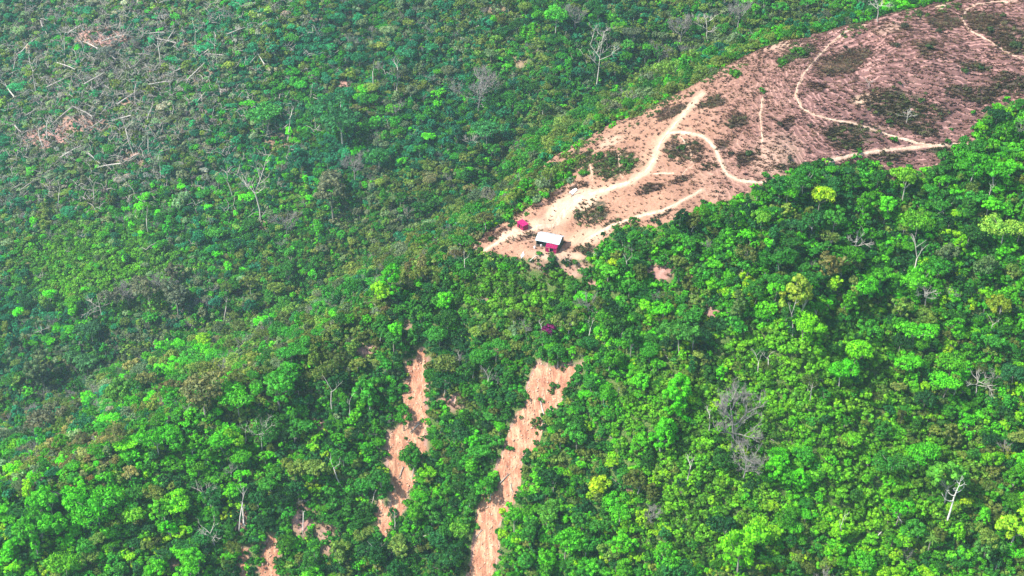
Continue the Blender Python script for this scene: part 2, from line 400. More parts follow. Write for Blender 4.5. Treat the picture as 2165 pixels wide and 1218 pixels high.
# dug-out scars and small tussock relief
scar_f = scar_m.astype(float)
GZ = GZ-scar_f*.7
GZ = GZ+bald_m*(fbm(MX, MY, 1.6, 51, 2)*.14)*(np.hypot(MX-HUTP[0], MY-HUTP[1]) > 7)
V = np.stack([MX, MY, GZ], -1).reshape(-1, 3)
_fl = flow(MX, MY); _mv = smooth(1400, 1700, px_)*bald_m
GZ = GZ+_mv*.13*np.sin(_fl*4.1)*(1.5*vnoise(MX/4, MY/4, 139))**2+_mv*fbm(MX, MY, 2.4, 141, 2)*.10
V = np.stack([MX, MY, GZ], -1).reshape(-1, 3)
nx, ny = len(GX), len(GY)
I = (np.arange(ny-1)[:, None]*nx+np.arange(nx-1)[None, :]).ravel()
Fq = np.stack([I, I+1, I+1+nx, I+nx], -1)
me = mesh_from('ground', V, Fq, [M_GROUND], True)
def setcol(me, name, arr):
    a = me.attributes.new(name, 'FLOAT_COLOR', 'POINT'); a.data.foreach_set('color', np.asarray(arr, np.float32).ravel())
mauve = smooth(1330, 1760, px_+fbm(MX, MY, 20, 61, 2)*90)
pale = np.zeros_like(px_)
for e in [(1830, 210, 30, 12, -15, 1), (1225, 425, 50, 24, -25, 1), (1180, 450, 40, 26, -40, 1), (1080, 495, 45, 12, -12, 1), (1130, 478, 50, 14, -10, .8), (1175, 540, 60, 14, 5, .8), (1240, 500, 60, 18, -15, .6),
          (1640, 330, 60, 45, -25, .45), (1990, 14, 16, 8, -20, 1), (1650, 95, 50, 12, -10, .7), (1290, 300, 30, 14, -20, .6), (1100, 360, 60, 10, -20, .6), (1850, 270, 40, 8, 5, .4), (1880, 60, 40, 12, -10, .4), (1160, 500, 40, 30, 0, .5)]:
    wx, wy = wob(MX, MY)
    pale = np.maximum(pale, e[5]*np.clip(1.3-ell(px_+wx, py_+wy*.6, e), 0, 1)*(.55+.6*vnoise(MX*1.1, MY*1.1, 3)))
PATHS = [([(1168, 480), (1180, 466), (1200, 440), (1232, 414), (1280, 402), (1330, 386), (1365, 364), (1384, 335), (1394, 305), (1408, 284), (1425, 266), (1450, 236), (1484, 197)], 2.3, 1.1),
         ([(1413, 282), (1435, 279), (1460, 281), (1485, 288), (1502, 302), (1516, 320), (1524, 345), (1536, 368), (1560, 381), (1600, 386), (1640, 383), (1665, 377)], 1.5, .8),
         ([(1240, 506), (1290, 478), (1340, 460), (1400, 446), (1450, 421), (1484, 401)], 1.5, 1.1),
         ([(1735, 350), (1762, 338), (1800, 328), (1860, 319), (1920, 313), (1980, 308), (2025, 306), (2080, 310), (2140, 325)], 1.5, .9),
         ([(1830, 52), (1785, 68), (1760, 88), (1735, 115), (1705, 148), (1686, 180), (1682, 205), (1694, 228), (1722, 244), (1770, 255), (1810, 262), (1870, 282), (1930, 300), (1975, 308)], .45, .7),
         ([(2150, 2), (2100, 4), (2062, 10), (2042, 22), (2034, 40), (2048, 63), (2090, 85), (2130, 112), (2175, 132)], .5, .45),
         ([(1040, 406), (1048, 388), (1066, 373), (1100, 360)], .7, .5),
         ([(1438, 288), (1462, 318), (1462, 345), (1440, 372)], .35, .3),
         ([(1022, 532), (1045, 516), (1068, 500), (1092, 490), (1135, 481), (1165, 478)], .7, 1.7),
         ([(1000, 514), (1012, 498), (1020, 490)], .4, .3), ([(1000, 514), (1008, 528)], .4, .4),
         ([(1195, 545), (1215, 560), (1232, 576)], .5, .4),
         ([(1308, 322), (1309, 350), (1314, 375)], .3, .3), ([(1246, 345), (1254, 378)], .4, .3),
         ([(1612, 205), (1608, 250), (1612, 300)], .5, .6), ([(1380, 368), (1402, 366), (1425, 366)], .7, .4)]
def path_near(px, py, wm=1.0):                # 1 on a path, fading to 0 at its trodden verge
    k = np.zeros(np.shape(px))
    for P, a, b in PATHS:
        w_ = max(a, b)*6.4*wm
        for (x0, y0), (x1, y1) in zip(P[:-1], P[1:]):
            L2 = (x1-x0)**2+(y1-y0)**2; t = np.clip(((px-x0)*(x1-x0)+(py-y0)*(y1-y0))/L2, 0, 1)
            k = np.maximum(k, np.clip(1.25-np.hypot(px-x0-t*(x1-x0), (py-y0-t*(y1-y0))*1.5)/w_, 0, 1))
    return k
wx, wy = wob(MX*2, MY*2)
pth = path_near(px_+wx*.7, py_+wy*.5, .7)
pale = np.maximum(pale, pth*(.5+.5*vnoise(MX*1.5, MY*1.5, 8))); pm = pm*(1-pth)
pm = pm*(.25+.95*smooth(.3, .7, vnoise(MX*.5+MY*.2, MY*1.1, 307)))
setcol(me, 'cover', np.stack([bald_m*1.0, pm, pg, np.ones_like(pm)], -1))
setcol(me, 'soil', np.stack([np.clip(np.maximum(op_m, scar_f), 0, 1), pale*bald_m, mauve, np.ones_like(pm)], -1))
fa = me.attributes.new('flow', 'FLOAT', 'POINT'); fa.data.foreach_set('value', _fl.astype(np.float32).ravel())
ground = link('ground', me); ground['kind'] = 'structure'

# landslide scars: rubble sheets
def scar_sheet(poly, name):
    P = np.array(poly); s = .45
    xs, ys, _ = cast(P[:, 0], P[:, 1])
    gx = np.arange(xs.min()-2, xs.max()+2, s); gy = np.arange(ys.min()-2, ys.max()+2, s)
    X, Y = np.meshgrid(gx, gy); Z = zg(X, Y); px, py, _ = project(X, Y, Z+.7)
    wx, wy = wob(X*1.7, Y*1.7)
    ins = inpoly(px+wx*.5+fbm(X, Y, 1.5, 3, 2)*7, py+wy*.5+fbm(X, Y, 1.3, 4, 2)*6, poly)
    Z = Z+.12+np.abs(fbm(X, Y, 2.2, 81, 4))*.55+fbm(X, Y, .9, 83, 2)*.12
    idx = -np.ones(X.shape, int); q = ins[:-1, :-1] & ins[1:, :-1] & ins[:-1, 1:] & ins[1:, 1:]
    use = np.zeros(X.shape, bool)
    for a in (slice(0, -1), slice(1, None)):
        for b in (slice(0, -1), slice(1, None)): use[a, b] |= q
    edge = use & ~(np.roll(ins, 1, 0) & np.roll(ins, -1, 0) & np.roll(ins, 1, 1) & np.roll(ins, -1, 1))
    Z = np.where(edge, Z-.35, Z)
    idx[use] = np.arange(use.sum())
    jj, ii = np.nonzero(q)
    Fc = np.stack([idx[jj, ii], idx[jj, ii+1], idx[jj+1, ii+1], idx[jj+1, ii]], -1)
    o = link('landslide_soil', mesh_from('landslide_soil', np.stack([X[use], Y[use], Z[use]], -1), Fc, [M_SCAR], True)); o['kind'] = 'structure'
    return o
for k, p in SCARS.items(): scar_sheet(p, k)

# dirt paths
def path(pts, w0, w1, name='dirt_path', mat=None, lift=.07):
    P = np.array(pts, float); s = np.r_[0, np.cumsum(np.hypot(*np.diff(P, axis=0).T))]
    n = max(int(s[-1]/3), 8); t = np.linspace(0, s[-1], n)
    # smooth the traced line a little
    qx = np.interp(t, s, P[:, 0]); qy = np.interp(t, s, P[:, 1])
    for _ in range(3):
        qx[1:-1] = (qx[:-2]+2*qx[1:-1]+qx[2:])/4; qy[1:-1] = (qy[:-2]+2*qy[1:-1]+qy[2:])/4
    x, y, _ = cast(qx, qy)
    for _ in range(4):
        x[1:-1] = (x[:-2]+2*x[1:-1]+x[2:])/4; y[1:-1] = (y[:-2]+2*y[1:-1]+y[2:])/4
    L = np.r_[0, np.cumsum(np.hypot(np.diff(x), np.diff(y)))]; m = max(int(L[-1]/.35), 6); tt = np.linspace(0, L[-1], m)
    x = np.interp(tt, L, x); y = np.interp(tt, L, y)
    tx = np.gradient(x); ty = np.gradient(y); l = np.hypot(tx, ty)+1e-9; nx_, ny_ = -ty/l, tx/l
    wd = np.interp(tt, [0, L[-1]], [w0, w1])
    K = 7; V = []; wd = wd*np.clip(.72+.75*fbm(tt, tt*0+wd[0]*9, 4.0, 97, 3), .15, 1.3)
    for k in range(K):
        f = (k/(K-1)*2-1)
        j = 1+1.1*fbm(tt+f*3, tt*0+f*7, 1.3, 91, 4)*abs(f)
        X = x+nx_*wd/2*f*j; Y = y+ny_*wd/2*f*j
        V.append(np.stack([X, Y, zg(X, Y)+lift-(.16 if k in (0, K-1) else 0)], -1))
    V = np.stack(V, 1); I = (np.arange(m-1)[:, None]*K+np.arange(K-1)[None, :]).ravel()
    o = link(name, mesh_from(name, V.reshape(-1, 3), np.stack([I, I+1, I+1+K, I+K], -1), [mat or M_PATH], True)); o['kind'] = 'structure'
    return o
for p in PATHS: path(*p)
path([(1990, 20), (2003, 6)], 1.8, 1.2, 'bare_chalky_ground', M_PATH)

# ------------------------------------------------------------------ tree shapes
def leaf_cloud(lobes, per, size, rs, flat=.0):
    """lobes: (x,y,z,r). leaf quads on lobe shells; returns V, F, leafvar"""
    L = np.array(lobes); n = len(L)*per
    li_ = np.repeat(np.arange(len(L)), per)
    d = rs.normal(size=(n, 3)); d[:, 2] = d[:, 2]*.8+.42; d /= np.linalg.norm(d, axis=1)[:, None]
    r = L[li_, 3]*(.78+.27*rs.rand(n))
    c = L[li_, :3]+d*r[:, None]*np.array([1, 1, .8])
    nrm = d+rs.normal(size=(n, 3))*.34; nrm /= np.linalg.norm(nrm, axis=1)[:, None]
    a = np.cross(nrm, rs.normal(size=(n, 3))); a /= np.linalg.norm(a, axis=1)[:, None]; b = np.cross(nrm, a)
    s = size*(.65+.8*rs.rand(n))[:, None]
    V = np.stack([c-a*s*.5, c+b*s*.35, c+a*s*.5+nrm*s*.12, c-b*s*.35], 1).reshape(-1, 3)
    Fc = np.arange(4*n).reshape(-1, 4)
    lv = (.74+.5*rs.rand(len(L)))[li_]*(.62+.76*rs.rand(n))
    hue = (rs.rand(len(L))-.5)[li_]*.25+(rs.rand(n)-.5)*.2
    col = np.stack([lv*(1+hue), lv, lv*(1-hue*.5), np.ones(n)], -1)
    return V, Fc, np.repeat(col, 4, 0)
def crown_lobes(kind, rs):
    out = []
    if kind == 'round': K, R, H, z0 = 46, 3.6, 2.7, 7.2
    elif kind == 'wide': K, R, H, z0 = 50, 4.8, 1.7, 8.2
    elif kind == 'tall': K, R, H, z0 = 48, 2.8, 4.2, 7.0
    elif kind == 'tiers': K, R, H, z0 = 34, 4.0, 2.8, 7.6
    elif kind == 'vine': K, R, H, z0 = 56, 2.7, 4.6, 4.6
    else: K, R, H, z0 = 14, 1.35, .95, .9
    big = [(rs.normal()*R*.38, rs.normal()*R*.38, rs.normal()*H*.28, R*(.5+.25*rs.rand())) for _ in range(5 if kind != 'bush' else 3)]
    tries = 0
    while len(out) < K and tries < 9000:
        tries += 1
        b = big[rs.randint(len(big))]
        d = rs.normal(size=3); d /= np.linalg.norm(d)
        if d[2] < -.35: continue
        p = np.array([b[0]+d[0]*b[3], b[1]+d[1]*b[3], b[2]+d[2]*b[3]*H/R])
        if any((p[0]-q[0])**2+(p[1]-q[1])**2+((p[2]-q[2])*R/H)**2 < (q[3]*(.5+.45*b[3]/R))**2*.6 for q in big if q is not b): continue
        lr = R*(.17+.13*rs.rand())*(1.25 if kind == 'bush' else 1)
        if any(np.sum((p-np.array(o[:3]))**2) < (.7*lr)**2 for o in out): continue
        out.append([p[0], p[1], p[2], lr])
    for o in out: o[2] += z0
    return out
def trunk_mb(rs, h, r0, lobes, nl=5, bend=.5):
    mb = MB(); bx, by = rs.normal()*bend, rs.normal()*bend
    pts = [(0, 0, -1.2), (0, 0, 0), (bx*.3, by*.3, h*.35), (bx*.8, by*.8, h*.7), (bx, by, h)]
    mb.tube(pts, [r0*1.25, r0, r0*.8, r0*.65, r0*.45], 6)
    if lobes:
        for k in rs.choice(len(lobes), min(nl, len(lobes)), False):
            q = lobes[k]; s = (bx*.8, by*.8, h*.68)
            mid = (s[0]*.4+q[0]*.6, s[1]*.4+q[1]*.6, s[2]*.45+q[2]*.55)
            mb.tube([s, mid, (q[0], q[1], q[2])], [r0*.5, r0*.32, r0*.12], 4)
    return mb
SRC = bpy.data.collections.new('tree_shapes')   # unlinked: shapes that the stuff objects scatter
CROWN, TRUNK, FULL = {}, {}, {}
def leaf_mesh(name, V, Fc, colr):
    me = mesh_from(name, V, Fc, [M_LEAF]); setcol(me, 'leafvar', colr); return me
def build_kind(kind, n, per, size, seed):
    for k in range(n):
        rs = np.random.RandomState(seed+k); L = crown_lobes(kind, rs)
        V, Fc, c = leaf_cloud(L, per, size, rs)
        cm = leaf_mesh('crown', V, Fc, c)
        h = {'round': 7, 'wide': 8, 'tall': 6.5, 'tiers': 7.5, 'vine': 4.5, 'bush': .8}[kind]
        pale_ = rs.rand() < .55
        tb = trunk_mb(rs, h, .1 if kind == 'bush' else .24, L, 3 if kind == 'bush' else 6)
        tm = tb.mesh('trunk', M_PALE if pale_ else M_BARK, True)
        CROWN.setdefault(kind, []).append(cm); TRUNK.setdefault(kind, []).append(tm)
        tV = np.array(tb.V); tF = np.array(tb.F)
        fm = mesh_from('tree', np.vstack([V, tV]), np.vstack([Fc, tF+len(V)]), [M_LEAF, M_PALE if pale_ else M_BARK], False, np.r_[np.zeros(len(Fc)), np.ones(len(tF))])
        setcol(fm, 'leafvar', np.vstack([c, np.ones((len(tV), 4))]))
        FULL.setdefault(kind, []).append(fm)
build_kind('round', 9, 40, .60, 100)
build_kind('wide', 6, 38, .60, 200)
build_kind('tall', 6, 44, .58, 300)
build_kind('tiers', 5, 42, .60, 400)
build_kind('vine', 4, 46, .58, 500)
build_kind('bush', 8, 34, .42, 600)

# leafless trees
def bare_tree(seed, h, spread, levels=4, trunk_frac=.45, r0=.22, fan=.9, thin=.62, nb=4):
    """returns trunk MB and list of branch MBs"""
    r = random.Random(seed)
    tr = MB(); lean = Vector((r.uniform(-.12, .12), r.uniform(-.12, .12), 1))
    p0 = Vector((0, 0, -1)); p1 = Vector((0, 0, 0)); p2 = lean*(h*trunk_frac*.5)+Vector((r.uniform(-.3, .3), r.uniform(-.3, .3), 0)); p3 = lean*(h*trunk_frac)
    top = lean*(h*.78)+Vector((r.uniform(-.5, .5), r.uniform(-.5, .5), 0))
    tr.tube([p0, p1, p2, p3, top], [r0*1.2, r0, r0*.85, r0*.75, r0*.3], 6)
    brs = []
    def grow(mb, p, d, L, rad, lv):
        n = 3; pts = [p]; q = p.copy(); dd = d.copy()
        for k in range(n):
            dd = (dd+Vector((r.uniform(-.28, .28), r.uniform(-.28, .28), r.uniform(-.12, .22)))).normalized(); q = q+dd*(L/n); pts.append(q.copy())
        mb.tube(pts, [rad, rad*.85, rad*.7, rad*.5], 4)
        if lv > 0:
            for k in range(r.randint(2, 4)):
                i = r.randint(1, 3); nd = (dd+Vector((r.uniform(-1, 1), r.uniform(-1, 1), r.uniform(-.5, .8)))*fan).normalized()
                grow(mb, pts[i], nd, L*r.uniform(.5, .75), rad*thin, lv-1)
    n = nb
    for k in range(n):
        a = 2*math.pi*k/n+r.uniform(-.5, .5); f = r.uniform(.0, 1); s = p3.lerp(top, f)
        d = Vector((math.cos(a)*spread, math.sin(a)*spread, r.uniform(.45, 1.1))).normalized()
        mb = MB(); grow(mb, s, d, h*r.uniform(.28, .42), r0*.5, levels-1); brs.append(mb)
    return tr, brs
DEAD = {}
def dead_kind(key, mat, **k):
    t, b = bare_tree(**k); DEAD[key] = (t.mesh('trunk', mat, True), [x.mesh('branch', mat) for x in b])
for k in range(4): dead_kind(('white', k), M_DEAD, seed=900+k, h=11, spread=.9, levels=4, trunk_frac=.5, r0=.19)
for k in range(3): dead_kind(('fan', k), M_GREY, seed=930+k, h=9, spread=1.5, levels=6, trunk_frac=.38, r0=.22, nb=7, thin=.68)
for k in range(3): dead_kind(('sprawl', k), M_DEAD, seed=950+k, h=8.5, spread=2.4, levels=4, trunk_frac=.35, r0=.18, nb=5)
def pole_tree():
    t = MB().tube([(0, 0, -1), (0, 0, 0), (.35, 0, 5), (.55, .2, 9), (1.1, .1, 13), (1.2, 0, 16)], [.36, .3, .24, .18, .1, .04], 6); B = []; r_ = random.Random(4)
    for z_, a, L in ((9.6, 2.9, 2.6), (10.6, .3, 2.0), (11.3, 3.6, 1.6), (7.9, 3.3, 3.1), (12.8, .1, 1.3), (13.6, 2.7, 1.1), (14.5, .6, .8)):
        x0 = .5+(z_-8)*.12; mb = MB(); P_ = [(x0+math.cos(a)*L*f, math.sin(a)*L*f, z_+L*(.9*f*f-.25*f)+r_.uniform(-.1, .1)) for f in (0, .3, .6, .85, 1)]
        mb.tube(P_, [.12, .1, .08, .05, .02], 4)
        for q in P_[2:]: mb.tube([q, (q[0]+r_.uniform(-.7, .7), q[1]+r_.uniform(-.7, .7), q[2]+r_.uniform(.2, .9))], [.05, .02], 4)
        B.append(mb)
    DEAD[('pole', 0)] = (t.mesh('trunk', M_WHITEWOOD, True), [b.mesh('branch', M_WHITEWOOD) for b in B])
M_WHITEWOOD = simple('white_bark', (.72, .68, .6), .15, 2)
pole_tree()
for k in range(3): dead_kind(('snag', k), M_DEAD, seed=970+k, h=9, spread=.45, levels=2, trunk_frac=.8, r0=.17, nb=2, thin=.5)
# joined copies of the grey ones for the scattered forest
def joined(name, t, brs, mat, extra=None):
    V = list(t.V); F_ = list(t.F)
    for b in brs: o_ = len(V); V += b.V; F_ += [tuple(i+o_ for i in f) for f in b.F]
    return mesh_from(name, V, F_, [mat])
for k in range(3):
    t, b = bare_tree(seed=1000+k, h=8.5, spread=1.3, levels=5, trunk_frac=.4, r0=.2, nb=5, thin=.66)
    FULL.setdefault('bare', []).append(joined('leafless_tree', t, b, M_GREY))

KINDS = ['round', 'wide', 'tall', 'tiers', 'vine', 'bare', 'bush']
# tufts, stones, sticks
def tuft(seed):
    rs = np.random.RandomState(seed); n = 46
    a = rs.rand(n)*2*np.pi; r = rs.rand(n)**.7*.34; base = np.stack([np.cos(a)*r, np.sin(a)*r, -.05+0*a], -1)
    L = .28+.25*rs.rand(n); out = np.stack([np.cos(a)*L*.7, np.sin(a)*L*.7, L*.8], -1)+rs.normal(size=(n, 3))*.06
    side = np.stack([-np.sin(a), np.cos(a), 0*a], -1)*(.05+.05*rs.rand(n))[:, None]
    V = np.stack([base-side, base+side, base+out+side*.3, base+out-side*.3], 1).reshape(-1, 3)
    c = np.repeat(.7+.6*rs.rand(n), 4); col = np.stack([c, c, c, 1+0*c], -1)
    return leaf_mesh('tuft', V, np.arange(4*n).reshape(-1, 4), col)
FULL['tuft'] = [tuft(s) for s in range(5)]
def stone(seed):
    rs = np.random.RandomState(seed)
    import bmesh
    bm = bmesh.new(); bmesh.ops.create_icosphere(bm, subdivisions=1, radius=.3)
    for v in bm.verts: v.co *= rs.uniform(.7, 1.25); v.co.z *= .65
    me = bpy.data.meshes.new('stone'); bm.to_mesh(me); bm.free(); me.materials.append(M_STONE); return me
M_STONE = simple('soil_clods', (.55, .36, .25), .35, 1.2)
FULL['stone'] = [stone(s) for s in range(4)]
def stick(seed):
    r = random.Random(seed); mb = MB()
    for k in range(5):
        a = r.uniform(0, 6.28); L = r.uniform(1.0, 2.6); x, y = r.uniform(-.8, .8), r.uniform(-.8, .8)
        mb.tube([(x, y, .1), (x+math.cos(a)*L*.5, y+math.sin(a)*L*.5, r.uniform(.2, .8)), (x+math.cos(a+.2)*L, y+math.sin(a+.2)*L, r.uniform(.1, 1.3))], [.06, .05, .03], 4)
    return mb.mesh('stick', M_LOG)
FULL['stick'] = [stick(s) for s in range(5)]

INDEX = {}
def scatter(name, sets, label=None, cat=None):
    """sets: list of (kind, x, y, z, scale(n,3), rot(n,3), tint(n,3)); ONE stuff object whose geometry nodes place the shapes"""
    col_ = bpy.data.collections.new(name+'_shapes'); i0 = 0; first = {}
    for kd in dict.fromkeys(s[0] for s in sets):
        first[kd] = i0
        for m in FULL[kd]:
            o = bpy.data.objects.new('%s_%03d' % (name, i0), m); col_.objects.link(o); i0 += 1
    Vs, S, R, T, ID = [], [], [], [], []
    for kd, x, y, z, s, r, t in sets:
        n = len(x); Vs.append(np.stack([x, y, z], -1)); S.append(s); R.append(r); T.append(t)
        ID.append(first[kd]+RS.randint(0, len(FULL[kd]), n))
    V = np.vstack(Vs); me = bpy.data.meshes.new(name); me.vertices.add(len(V)); me.vertices.foreach_set('co', V.astype(np.float32).ravel())
    for nm, arr in (('sca', np.vstack(S)), ('rota', np.vstack(R))):
        a = me.attributes.new(nm, 'FLOAT_VECTOR', 'POINT'); a.data.foreach_set('vector', arr.astype(np.float32).ravel())
    T = np.vstack(T); setcol(me, 'tint', np.c_[T, np.ones(len(T))])
    a = me.attributes.new('pick', 'INT', 'POINT'); a.data.foreach_set('value', np.concatenate(ID).astype(np.int32))
    o = link(name, me)
    ng = bpy.data.node_groups.new(name, 'GeometryNodeTree')
    ng.interface.new_socket('Geometry', in_out='INPUT', socket_type='NodeSocketGeometry'); ng.interface.new_socket('Geometry', in_out='OUTPUT', socket_type='NodeSocketGeometry')
    gi = ng.nodes.new('NodeGroupInput'); go = ng.nodes.new('NodeGroupOutput'); ip = ng.nodes.new('GeometryNodeInstanceOnPoints')
    ci = ng.nodes.new('GeometryNodeCollectionInfo'); ci.inputs[0].default_value = col_; ci.inputs[1].default_value = True; ci.inputs[2].default_value = True
    def na(nm, dt):
        q = ng.nodes.new('GeometryNodeInputNamedAttribute'); q.data_type = dt; q.inputs[0].default_value = nm; return q.outputs[0]
    l = ng.links.new
    l(gi.outputs[0], ip.inputs['Points']); l(ci.outputs[0], ip.inputs['Instance']); ip.inputs['Pick Instance'].default_value = True
    l(na('pick', 'INT'), ip.inputs['Instance Index']); l(na('sca', 'FLOAT_VECTOR'), ip.inputs['Scale'])
    er = ng.nodes.new('FunctionNodeEulerToRotation'); l(na('rota', 'FLOAT_VECTOR'), er.inputs[0]); l(er.outputs[0], ip.inputs['Rotation'])
    l(ip.outputs[0], go.inputs[0])
    md = o.modifiers.new('scatter', 'NODES'); md.node_group = ng
    o['kind'] = 'stuff'
    if label: o['label'] = label
    return o

# ------------------------------------------------------------------ colours of the forest by place; far teal puts haze into leaf colour
TINT = {'lime': (.17, .46, .008), 'vivid': (.065, .27, .008), 'green': (.032, .15, .016), 'deep': (.016, .085, .022), 'teal': (.016, .125, .065), 'olive': (.105, .15, .03),
        'grey': (.11, .145, .085), 'brown': (.145, .13, .055), 'mauve': (.16, .15, .15), 'rust': (.17, .115, .045)}
# px, py, radius, weights
ZONES = [
 (1800, 1050, 330, dict(vivid=.46, green=.24, deep=.08, olive=.12, lime=.10)),
 (1450, 1000, 260, dict(vivid=.50, green=.24, deep=.08, olive=.11, lime=.07)),
 (1500, 700, 220, dict(vivid=.32, green=.34, deep=.20, olive=.10, lime=.04)),
 (1950, 620, 260, dict(vivid=.36, green=.28, deep=.18, olive=.12, lime=.06)),
 (1850, 450, 160, dict(vivid=.26, green=.34, deep=.28, olive=.10, lime=.02)),
 (1000, 950, 260, dict(vivid=.24, green=.36, deep=.24, olive=.13, lime=.03)),
 (1050, 650, 180, dict(vivid=.16, green=.36, deep=.26, olive=.16, grey=.05, lime=.01)),
 (650, 1100, 220, dict(vivid=.30, green=.34, deep=.22, olive=.12, lime=.03)),
 (250, 1120, 230, dict(vivid=.48, green=.28, deep=.12, olive=.06, lime=.06)),
 (500, 930, 120, dict(vivid=.5, green=.28, deep=.1, olive=.1, lime=.04)),
 (170, 970, 90, dict(brown=.5, olive=.35, rust=.06, mauve=.04, green=.05)),
 (450, 790, 130, dict(olive=.42, green=.3, grey=.14, brown=.08, vivid=.06)),
 (120, 850, 150, dict(teal=.3, green=.2, grey=.26, olive=.22, mauve=.02)),
 (700, 630, 150, dict(olive=.38, green=.32, grey=.14, vivid=.06, deep=.1)),
 (900, 470, 140, dict(olive=.46, grey=.16, green=.26, brown=.05, teal=.07)),
 (1150, 330, 120, dict(olive=.46, green=.34, grey=.12, vivid=.06)),
 (1400, 170, 110, dict(olive=.5, green=.32, vivid=.1, grey=.08)),
 (1600, 80, 80, dict(olive=.5, green=.36, vivid=.12)),
 (200, 560, 210, dict(green=.42, vivid=.24, teal=.18, deep=.06, olive=.08, grey=.02)),
 (450, 480, 150, dict(green=.4, vivid=.14, teal=.24, deep=.08, olive=.08, grey=.06)),
 (60, 700, 120, dict(teal=.4, green=.25, grey=.2, deep=.1, vivid=.05)),
 (330, 620, 90, dict(grey=.4, teal=.2, mauve=.15, green=.2)),
 (650, 270, 150, dict(teal=.42, green=.3, deep=.1, vivid=.08, olive=.06)),
 (950, 220, 160, dict(teal=.38, green=.34, deep=.1, vivid=.08, olive=.06, grey=.04)),
 (1250, 100, 150, dict(teal=.26, green=.38, deep=.08, vivid=.1, olive=.12, grey=.05)),
 (1550, 20, 120, dict(teal=.2, green=.34, vivid=.14, grey=.18, olive=.14)),
 (150, 330, 220, dict(teal=.26, grey=.34, olive=.16, green=.12, mauve=.12)),
 (250, 120, 260, dict(teal=.30, grey=.30, olive=.16, green=.12, mauve=.12)),
 (600, 60, 200, dict(teal=.32, grey=.22, olive=.22, green=.18, mauve=.04)),
 (850, 60, 160, dict(teal=.36, grey=.2, olive=.2, green=.22, mauve=.02)),
]
TN = list(TINT)
ZW = np.array([[z[3].get(k, 0) for k in TN] for z in ZONES]); TV = np.array([TINT[k] for k in TN])
def tint_index(px, py, x, y):
    g = np.stack([np.exp(-((px-z[0])**2+(py-z[1])**2)/(2*(z[2]*.55)**2)) for z in ZONES], -1)+1e-9
    g /= g.sum(-1, keepdims=True); wts = g @ ZW
    # neighbouring trees tend to the same kind
    n = np.stack([vnoise(x/17, y/17, 200+k)*1.0 for k in range(len(TN))], -1); wts = wts*np.exp((n-.5)*3.2)
    wts /= wts.sum(-1, keepdims=True); c = np.cumsum(wts, -1); u = RS.rand(*np.shape(px))
    return (u[..., None] > c).sum(-1).clip(0, len(TN)-1)
def tint_of(idx):
    t = TV[idx]*np.array([1.75, 1.9, 1.35])*(.5+.85*RS.rand(len(idx), 1)**1.2); j = 1+(RS.rand(len(idx), 3)-.5)*.28
    return np.clip(t*j, 0, .62)
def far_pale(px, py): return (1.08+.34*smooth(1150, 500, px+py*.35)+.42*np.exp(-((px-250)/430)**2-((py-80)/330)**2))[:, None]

# ------------------------------------------------------------------ labels that point at one thing
LAND = [('the white-roofed hut', 1160, 515), ('the small magenta shed', 1104, 476), ('the magenta-leaved shrub', 1165, 706), ('the head of the left landslide scar', 888, 760), ('the bend of the left landslide scar', 860, 930), ('the foot of the left landslide scar', 838, 1060),
        ('the forked head of the right landslide scar', 1165, 800), ('the middle of the right landslide scar', 1085, 960), ('the foot of the right landslide scar', 1030, 1130), ('the small scar at the bottom edge', 568, 1175), ('the big lime tree at the bottom', 1565, 1160), ('the grey fan-shaped bare tree', 1575, 980),
        ('the white sprawling dead tree on the right', 1812, 510), ('the white dead tree near the right edge', 2070, 805), ('the tall white trunk at lower right', 2012, 1050), ('the soil opening under the ridge', 1390, 575), ('the V-shaped pale trunk', 2005, 440), ('the yellow-green tall tree', 1692, 620), ('the bright green round tree below the bare hill', 1586, 497),
        ('the lower right corner', 2165, 1218), ('the lower left corner', 0, 1218), ('the upper left corner', 0, 0), ('the rust-brown wood on the left', 165, 960), ('the lone white dead tree above the valley', 545, 410), ('the pink soil opening at upper left', 215, 78), ('the mauve root pile at left', 100, 285),
        ('the white branching dead tree above the ridge', 1262, 142), ('the pale spreading tree above the ridge', 1012, 195), ('the grey wooded hollow at left', 330, 620), ('the tip of the bare ridge', 1000, 525), ('the path fork on the bare hill', 1420, 272), ('the round-bend path on the hill', 1690, 205), ('the hilltop', 2000, 15), ('the right end of the lower hill path', 2080, 312),
        ('the orange opening between the two scars', 958, 846), ('the middle of the bottom edge', 1300, 1218), ('the left edge at mid height', 0, 620), ('the middle of the top edge', 1000, 0), ('the yellow-green tree pair below the spur', 820, 600), ('the middle of the right edge', 2165, 640), ('the pale twiggy tree above the grey fan tree', 1560, 895), ('the palm near the bottom right', 1968, 1138),
        ('the white broken tree at lower left', 550, 930), ('the olive tree left of the left scar', 662, 990)]
ORD = ['nearest', 'second nearest', 'third nearest', 'fourth nearest', 'fifth nearest', 'sixth nearest', 'seventh nearest', 'eighth nearest', 'ninth nearest', 'tenth nearest', 'eleventh nearest', 'twelfth nearest', 'thirteenth nearest', 'fourteenth nearest']
PEND = []
def pend(o, desc, px, py, noun_group): PEND.append((o, desc, px, py, noun_group))
def direction(dx, dy):
    a = math.degrees(math.atan2(-dy, dx)) % 360
    return ['right of', 'upper right of', 'above', 'upper left of', 'left of', 'lower left of', 'below', 'lower right of'][int((a+22.5)//45) % 8]
